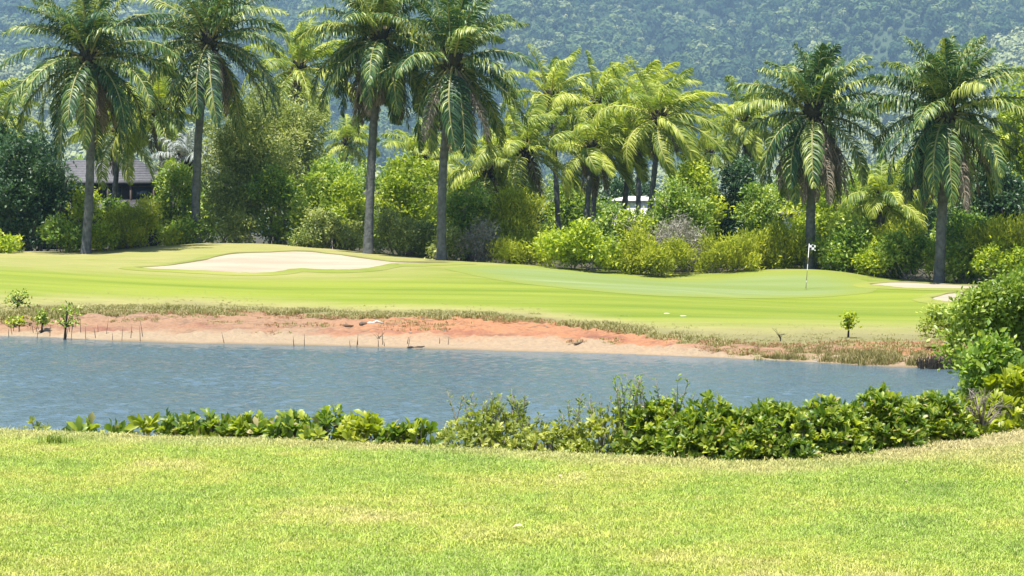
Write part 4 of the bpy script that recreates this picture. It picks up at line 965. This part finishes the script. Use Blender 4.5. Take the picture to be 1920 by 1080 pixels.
# ------------------------------------------------------------------ plants on the near bank
def sprigs(rng, root, wd, dp, ht, mat, leaf, ratio, nros, per, parts, big_frac=1.0, top_sprigs=0, mat2=None, open_=.9, zlow=0.0, stem='twig', flat=False):
    """a shrub of leaf rosettes: the nearest leaves are parts of their own, the rest is one mass"""
    # rosette places through a dome
    P0 = []
    while len(P0) < nros:
        u = rng.uniform(-1, 1); q = rng.uniform(-1, 1); v = rng.random() ** .75
        top = (1 - abs(u) ** 3.2 * .55) * (1 - abs(q) ** 2.4 * .5) * (.78 + .44 * fbm(np.array(u * 2.2 + 3 * wd), np.array(q * 2.2 + wd), 5, 2))
        if v < .62 and q < .3 and fbm(np.array(u * wd * 3.1 + 7 * wd), np.array(v * ht * 4.5), 12, 2) < .47: continue
        P0.append((u * wd / 2, q * dp / 2, zlow + v * (ht * top - zlow), v))
    P0 = np.array(P0); c = P0[:, :3]
    ax = norm(np.column_stack([c[:, 0] / wd * 1.1, c[:, 1] / dp * 1.0 - .25 * (P0[:, 3] < .8), np.full(len(c), .8)]) + rng.normal(0, .38, c.shape))
    n = nros * per; ri = np.repeat(np.arange(nros), per); a = np.tile(np.arange(per) * 2.4, nros) + rng.uniform(0, 6.28, nros)[ri]
    x = norm(np.cross(ax, np.array((.3, .9, .1)))); y = np.cross(ax, x)
    rad = x[ri] * np.cos(a)[:, None] + y[ri] * np.sin(a)[:, None]
    op = rng.uniform(.45, 1.25, n)[:, None] * open_
    d = norm(rad * op + ax[ri] * .75); nr = norm(ax[ri] * op - rad * .6 + rng.normal(0, .12, (n, 3)))
    pos = c[ri] - ax[ri] * (rng.random(n) * leaf * .5)[:, None]
    sc = leaf * rng.uniform(.75, 1.2, nros)[ri] * rng.uniform(.55, 1.15, n); S3 = np.stack([sc, sc * ratio, sc], 1)
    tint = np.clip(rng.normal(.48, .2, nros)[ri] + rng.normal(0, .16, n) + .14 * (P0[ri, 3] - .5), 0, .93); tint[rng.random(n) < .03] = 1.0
    # stems
    mb = MB()
    for i in range(0, nros, max(1, nros // 60)):
        b0 = np.array((c[i, 0] * .55, c[i, 1] * .6 + .05, -.08)); mb.add(*tube(np.array([b0, b0 * .35 + c[i] * .65 + rng.normal(0, .02, 3), c[i]]), [.008, .006, .003], 4))
    mb.obj('stems', M[stem], root)
    # nearest / highest leaves become parts
    tip = pos + d * sc[:, None]; score = -tip[:, 1] / dp + tip[:, 2] / ht * .7 + sc / leaf * .8 + rng.normal(0, .12, n)
    order = np.argsort(-score); sel = order[:parts]; rest = order[parts:]
    kinds = [mesh('leaf', LEAF8[0] * np.array((1, ratio, 1)), LEAF8[1], mat, {'tint': np.full(8, tv)}, True) for tv in (.15, .3, .42, .55, .7, .9, 1.0)]
    tv = np.array((.15, .3, .42, .55, .7, .9, 1.0))
    X_ = norm(d); Y_ = norm(np.cross(nr, X_)); Z_ = np.cross(X_, Y_)
    for k in sel:
        o = bpy.data.objects.new('leaf', kinds[int(np.argmin(abs(tv - tint[k])))]); COL.objects.link(o); o.parent = root
        mt = Matrix(((X_[k, 0], Y_[k, 0], Z_[k, 0], 0), (X_[k, 1], Y_[k, 1], Z_[k, 1], 0), (X_[k, 2], Y_[k, 2], Z_[k, 2], 0), (0, 0, 0, 1)))
        o.location = pos[k]; o.rotation_euler = mt.to_euler(); o.scale = (sc[k],) * 3
    if len(rest):
        V, F = scatter(*LEAF8, pos[rest], d[rest], nr[rest], S3[rest])
        o = obj('foliage', mesh('foliage', V, F, mat, {'tint': np.repeat(tint[rest], 8)}, True), root); o['kind'] = 'stuff'
    if top_sprigs:
        mb = MB(); lb = MB()
        for i in range(top_sprigs):
            x0 = rng.uniform(-.45, .45) * wd; b0 = np.array((x0, rng.uniform(-.1, .4) * dp, ht * .6)); h = ht * rng.uniform(.5, .85); ln = rng.normal(0, .08, 2)
            pts = np.array([b0 + np.array((ln[0] * t, ln[1] * t, h * t)) for t in np.linspace(0, 1, 5)]); mb.add(*tube(pts, np.linspace(.006, .002, 5), 4))
            m_ = 16; t = np.sort(rng.uniform(.25, 1, m_)); p = b0 + np.column_stack([ln[0] * t, ln[1] * t, h * t]); aa = rng.uniform(0, 6.28, m_)
            dd_ = norm(np.column_stack([np.cos(aa), np.sin(aa), rng.uniform(.3, 1.3, m_)])); s_ = leaf * .75 * rng.uniform(.6, 1.1, m_)
            V, F = scatter(*LEAF8, p, dd_, norm(rng.normal(size=(m_, 3)) + np.array((0, 0, 1))), np.stack([s_, s_ * ratio, s_], 1)); lb.add(V, F, np.repeat(np.clip(rng.normal(.25, .15, m_), 0, 1), 8))
        mb.obj('sprig_stems', M[stem], root); o = lb.obj('sprig_leaves', mat2 or mat, root, smooth=True); o['kind'] = 'stuff'
def bank_shrub(name, label, cat, px, py_top, wpx, back, mat, leaf, nros, parts, seed, group=None, ratio=.46, per=8, dp=None, top_sprigs=0, **kw):
    rng = np.random.default_rng(seed); e0 = float(np.interp(px, ex, eY)); Y = e0 + back; X = (px - 960) * Y / FPX
    z = float(znear(np.array([X]), np.array([Y]))[0]); top = P(px, py_top, Y)[2]; wd = wpx * pix(Y)
    root = empty(name, (X, Y, z)); tag(root, label, cat, group)
    sprigs(rng, root, wd, dp or max(.25, wd * .8), top - z, M[mat], leaf, ratio, nros, per, parts, top_sprigs=top_sprigs, **kw)
    return root
LP = 'low broad leaved plants along the pond edge'; HG = 'shrubs of the hedge on the pond edge'
bank_shrub('leafy_plant', 'sparse pale plant far left on the pond edge', 'plant', 65, 783, 44, .2, 'sage', .055, 16, 110, 401, LP, .35, 7)
bank_shrub('leafy_plant', 'dark low leafy clump second from the left on the pond edge', 'plant', 157, 793, 52, .12, 'hedge', .12, 8, 64, 402, LP)
bank_shrub('leafy_plant', 'two upright leaves on a small plant left of the yellow one', 'plant', 222, 787, 44, .1, 'hedge', .15, 5, 35, 403, LP, .42, 7)
bank_shrub('leafy_plant', 'single upright yellow green plant on the left pond edge', 'plant', 281, 770, 30, .1, 'hedge_y', .17, 4, 26, 404, LP, .40, 7)
for i, (x, yt, wp, lb, mt) in enumerate([(340, 776, 80, 'first dense leafy plant right of the upright yellow one', 'hedge'), (412, 780, 84, 'second dense leafy plant right of the upright yellow one', 'hedge'), (478, 783, 76, 'low leafy plant before the taller clump on the pond edge', 'hedge'),
                                          (540, 776, 84, 'taller leafy clump left of centre on the pond edge', 'hedge'), (612, 774, 90, 'bright leafy plant in the middle of the low row', 'hedge'), (680, 778, 84, 'bright leafy plant right of the middle of the low row', 'hedge_y'), (742, 790, 76, 'last low leafy plant before the fine leaved bush', 'hedge')]):
    bank_shrub('leafy_plant', lb, 'plant', x, yt, wp, .18, mt, .10, 52, 280, 410 + i, LP, .44, 8)
bank_shrub('leafy_plant', 'small upright sprout between the low row and the fine leaved bush', 'plant', 795, 784, 40, .15, 'hedge', .11, 8, 60, 420, LP)
bank_shrub('fine_leaved_bush', 'fine leaved sage bush with tall sprigs in the middle of the pond edge', 'shrub', 915, 772, 190, .35, 'sage', .062, 330, 200, 421, HG, .36, 9, None, 26)
bank_shrub('fine_leaved_bush', 'low fine leaved bush between the sprigged one and the big hedge', 'shrub', 1030, 800, 150, .3, 'sage', .06, 220, 160, 422, HG, .36, 9, None, 10)
bank_shrub('fine_leaved_bush', 'fine leaved bush with long twigs at the left end of the big hedge', 'shrub', 1140, 782, 170, .4, 'sage', .065, 300, 180, 423, HG, .36, 9, None, 22)
bank_shrub('hedge_shrub', 'tall twiggy hedge shrub with sprigs standing over the water', 'shrub', 1235, 762, 160, .5, 'hedge', .066, 620, 220, 424, HG, .42, 9, None, 26, mat2=M['mangrove'])
bank_shrub('hedge_shrub', 'dense bright hedge shrub left of the hedge middle', 'shrub', 1330, 757, 170, .42, 'hedge', .074, 760, 280, 425, HG, .37, 9)
bank_shrub('hedge_shrub', 'dense hedge shrub over the dark hollow in the hedge middle', 'shrub', 1440, 760, 170, .40, 'hedge', .074, 760, 280, 426, HG, .37, 9)
bank_shrub('hedge_shrub', 'dense hedge shrub right of the dark hollow', 'shrub', 1545, 756, 165, .42, 'hedge', .074, 740, 280, 427, HG, .37, 9)
bank_shrub('hedge_shrub', 'highest hedge shrub near the right end of the hedge', 'shrub', 1650, 739, 170, .45, 'hedge', .074, 780, 280, 428, HG, .37, 9)
bank_shrub('hedge_shrub', 'last dense hedge shrub left of the bare branched bush', 'shrub', 1748, 745, 150, .5, 'hedge', .074, 720, 260, 429, HG, .37, 9)
bank_shrub('fine_leaved_bush', 'thin yellowish bush between the hedge and the bare branched one', 'shrub', 1812, 752, 90, .55, 'hedge_y', .07, 130, 150, 430, HG, .4, 8)
bank_shrub('hedge_shrub', 'yellow green bush at the right edge above the lawn', 'shrub', 1905, 690, 170, 1.2, 'hedge_y', .105, 420, 280, 431, HG, .40, 9)
x = 1840; e0 = float(np.interp(x, ex, eY)); bY = e0 + .35; bX = (x - 960) * bY / FPX
bare_tree('bare_bush', 'bare pale branched bush with dark stem at the right end of the hedge', 'shrub', (x, 830), bY, .50, .26, M['twig'], 8, 22, .018, HG, float(znear(np.array([bX]), np.array([bY]))[0]))

# mangroves at the right
W('mangrove_tree', 'large pale leaved mangrove at the right edge over the pond', 'tree', 1785, 2010, 490, 870, 30, 'mangrove', 501, 'mangroves on the right shore', 'dome', .12, 'bark', .05, 1.9, .62, 60, .7, .0)
W('mangrove_tree', 'glossy darker mangrove below the large pale one', 'tree', 1805, 1905, 640, 900, 27, 'broad', 502, 'mangroves on the right shore', 'dome', .3, 'bark', .04, 1.8, .5, 20, .7, .0)
W('mangrove_tree', 'small mangrove with dark stem standing at the far right waterline', 'tree', 1728, 1835, 578, 690, 57, 'mangrove', 503, 'mangroves on the right shore', 'oval', .34, 'bark', .05, 1.2, .9, 14, .7, .05)
W('mangrove_tree', 'light green mangrove behind the small far one', 'tree', 1765, 1880, 545, 690, 60, 'mangrove', 504, 'mangroves on the right shore', 'dome', .15, 'bark', .05, 1.2, .9, 20, .7, .1)
M['droot'] = plain('dark_root', (.022, .019, .015), .9, .3, 6)
rng = np.random.default_rng(55)
mb = MB(); c0 = P(1765, 688, 54.2)
for i in range(420):
    x = rng.uniform(-.75, .8); y = rng.uniform(0, .8); h = rng.uniform(.18, .46) * (1 - .4 * abs(x)); mb.add(*tube(np.array([(x, y, -.15), (x + rng.normal(0, .02), y, h * .6), (x + rng.normal(0, .05), y, h)]), [.014, .011, .003], 3))
o = mb.obj('mangrove_roots', M['droot'], None, (c0[0], float(water_edge(c0[0])) - .35, .0)); tag(o, 'dark mat of upright mangrove roots at the right waterline', 'roots', kind='stuff')

# saplings and sticks on the far bank
def sapling(label, px, py, hpx, Yoff, kind, seed, wpx, group='saplings on the far bank'):
    g = on_ground(px, py); rng = np.random.default_rng(seed); ht = hpx * pix(g[1]); wd = wpx * pix(g[1]); root = empty('sapling', g); tag(root, label, 'sapling', group)
    mb = MB(); mb.add(*tube(np.array([(0, 0, -.08), (wd * .05, 0, ht * .4), (wd * .1, 0, ht * .85)]), np.array((.045, .03, .012)) * min(1, ht / .9), 6))
    n = 150; pos = np.column_stack([rng.normal(wd * .1, wd * .26, n), rng.normal(0, wd * .22, n), ht * ((.42 if hpx > 40 else .12) + (.58 if hpx > 40 else .88) * rng.random(n) ** 1.2)])
    for i in range(0, n, 9): mb.add(*tube(np.array([(wd * .06, 0, ht * .35), pos[i]]), [.014, .005], 4))
    mb.obj('stem', M['droot'], root)
    s_ = .15 * rng.uniform(.6, 1.1, n); V, F = scatter(*LEAF4, pos, norm(rng.normal(size=(n, 3)) + np.array((0, 0, .4))), norm(rng.normal(size=(n, 3)) + np.array((0, -.3, .8))), np.stack([s_, s_ * .55, s_], 1))
    obj('leaves', mesh('leaves', V, F, M[kind], {'tint': np.repeat(rng.random(n), 4)}), root)
    return root
sapling('leafy mangrove sapling with dark stem at the left waterline', 121, 637, 66, 0, 'mangrove', 601, 50)
sapling('thin sapling just left of the leafy one at the left waterline', 78, 625, 42, 0, 'broad', 602, 22)
sapling('small weed at the top of the bank at the far left', 32, 578, 34, 0, 'broad', 603, 40)
sapling('single light green sapling on the right bank below the fairway', 1590, 634, 46, 0, 'bright', 604, 25)
sapling('tiny yellowish sapling low on the far left bank', 28, 612, 16, 0, 'bright', 605, 34)
bare_tree('bare_bush', 'small bare twiggy bush at the bank top left of the single sapling', 'shrub', (1462, 640), on_ground(1462, 640)[1], .36, .22, M['droot'], 12, 7, .02)
bare_tree('bare_bush', 'tiny dry twig clump near the waterline in the middle', 'shrub', (710, 640), on_ground(710, 640)[1], .28, .25, M['droot'], 13, 6, .015)
mst = [mesh('stick', *tube(np.array([(0, 0, -.08), (.01 * s, 0, .2), (.03 * s, .01, .42)]), [.011, .009, .004], 4), M['droot']) for s in (-1, .4, 1.3)]
rng = np.random.default_rng(66)
sx = list(rng.uniform(-5, 290, 24)) + list(rng.uniform(290, 860, 13))
for i, x in enumerate(sx):
    yw = np.interp(x, [-900, 0, 300, 600, 900], [622, 630, 643, 648, 657]); g = on_ground(x, yw - rng.uniform(-2, 12))
    o = obj('stick', mst[i % 3], None, g); s_ = rng.uniform(.45, 1.25) * (1 if x < 290 else .75); o.scale = (1, 1, s_); o.rotation_euler = (rng.normal(0, .08), rng.normal(0, .12), rng.uniform(0, 6.28))
    tag(o, 'thin dead stick upright in the mud among the far left saplings' if x < 290 else 'short dead stick upright in the sand below the driftwood', 'stick', 'dead sticks along the far waterline')
# driftwood and stones
M['drift'] = plain('driftwood', (.10, .075, .055), .9, .3, 8); M['drift_pale'] = plain('driftwood_pale', (.5, .47, .42), .9, .2, 8); M['stone'] = plain('stone', (.22, .17, .14), .9, .3, 6)
def drift(label, px, py, ln, r, mat, seed, ang):
    rng = np.random.default_rng(seed); g = on_ground(px, py); t = np.linspace(-.5, .5, 6)
    V, F = tube(np.column_stack([t * ln, rng.normal(0, .03, 6), r * .6 + rng.normal(0, .015, 6)]), r * np.array((.6, 1, .9, .8, .7, .3)), 7)
    o = obj('driftwood', mesh('driftwood', V, F, mat, None, True), None, g); o.rotation_euler = (0, 0, ang); tag(o, label, 'driftwood', 'driftwood on the earth bank')
drift('dark driftwood lying on the orange bank left of the pale piece', 653, 613, .34, .045, M['drift'], 1, .2)
drift('thick dark driftwood stub touching the pale piece', 682, 612, .30, .085, M['drift'], 2, .6)
drift('pale bleached driftwood on the bank below the fairway', 703, 607, .55, .05, M['drift_pale'], 3, .15)
drift('flat dark driftwood at the waterline in the middle', 780, 652, .5, .035, M['drift'], 4, .1)
drift('flat dark driftwood at the waterline right of the middle', 1090, 646, .45, .04, M['drift'], 5, .1)
rng = np.random.default_rng(68)
stm = [mesh('stone', lumpy(40 + i, IV2, IF2, 5, .3) * np.array((1, .8, .6)), IF2, M['stone'], None, True) for i in range(3)]
for i in range(34):
    x = rng.uniform(620, 1420); yb_ = np.interp(x, [600, 900, 1100, 1300, 1420], [590, 598, 604, 618, 636]); g = on_ground(x, yb_ + rng.uniform(0, 34))
    o = obj('stone', stm[i % 3], None, g); s_ = rng.uniform(.03, .085); o.scale = (s_ * rng.uniform(.9, 1.7), s_, s_); o.rotation_euler = (0, 0, rng.uniform(0, 6.28))
    tag(o, 'small brown stone or clod lying on the orange bank', 'stone', 'stones on the earth bank')
for (x, y, lb) in ((1250, 588, 'left of two pale flat stones set in the fairway'), (1281, 592.5, 'right of two pale flat stones set in the fairway')):
    g = on_ground(x, y); o = obj('flat_stone', mesh('flat_stone', lumpy(3, IV2, IF2, 4, .2) * np.array((.17, .25, .03)), IF2, M['drift_pale'], None, True), None, g); tag(o, lb, 'stone')

# small things on the near lawn
M['tuftg'] = leaf_mat('tuft_green', [(0, G(.10, .17, .02)), (1, G(.22, .27, .04))], .3, .5, .3)
def lawn_pt(px, py):
    Y = (ZC - ZL) * FPX / (py - 430); X = (px - 960) * Y / FPX; return np.array((X, Y, float(znear(np.array([X]), np.array([Y]))[0])))
o = obj('grass_clump', blade_tuft('grass_clump', 9, 150, .10, .04, .12, .007, 1.3, M['tuftg']), None, lawn_pt(103, 833)); tag(o, 'darker green grass clump on the lawn at the left pond edge', 'grass clump')
M['dryleaf'] = leaf_mat('dry_leaf', [(0, G(.12, .08, .05)), (1, G(.45, .38, .26))], .2, .7, .2, 1)
for i, (x, y, tv, s_, lb) in enumerate([(195, 925, .2, .05, 'brown dry leaf on the left of the lawn'), (728, 952, .05, .045, 'small dark dry leaf in the middle of the lawn'), (385, 925, .5, .05, 'curled dry leaf right of the brown one on the lawn'), (110, 850, 1, .06, 'pale dry leaf below the grass clump'),
                                          (1045, 896, .9, .05, 'pale dry leaf right of the lawn middle'), (960, 1000, .95, .07, 'pale dry leaf low in the middle of the lawn'), (1700, 905, .8, .05, 'pale dry leaf on the right of the lawn')]):
    o = obj('dry_leaf', mesh('dry_leaf', LEAF8[0] * np.array((1, .6, 1.5)), LEAF8[1], M['dryleaf'], {'tint': np.full(8, tv)}, True), None, lawn_pt(x, y) + np.array((0, 0, .022))); o.scale = (s_,) * 3; o.rotation_euler = (.25, -.1, i * 1.3); tag(o, lb, 'leaf')

# ------------------------------------------------------------------ haze
m = bpy.data.materials.new('haze_air'); m.use_nodes = True; nt = m.node_tree; nt.nodes.clear()
pv = nt.nodes.new('ShaderNodeVolumePrincipled'); pv.inputs['Color'].default_value = (.45, .70, 1.0, 1); pv.inputs['Density'].default_value = .000105; pv.inputs['Anisotropy'].default_value = 0.0
ou = nt.nodes.new('ShaderNodeOutputMaterial'); nt.links.new(pv.outputs[0], ou.inputs['Volume'])
V, F = box(-2800, 2800, -250, 5200, -25, 790)
o = obj('haze', mesh('haze', V, F, m)); tag(o, 'thin blue haze in the air before the hills', 'haze', kind='stuff')
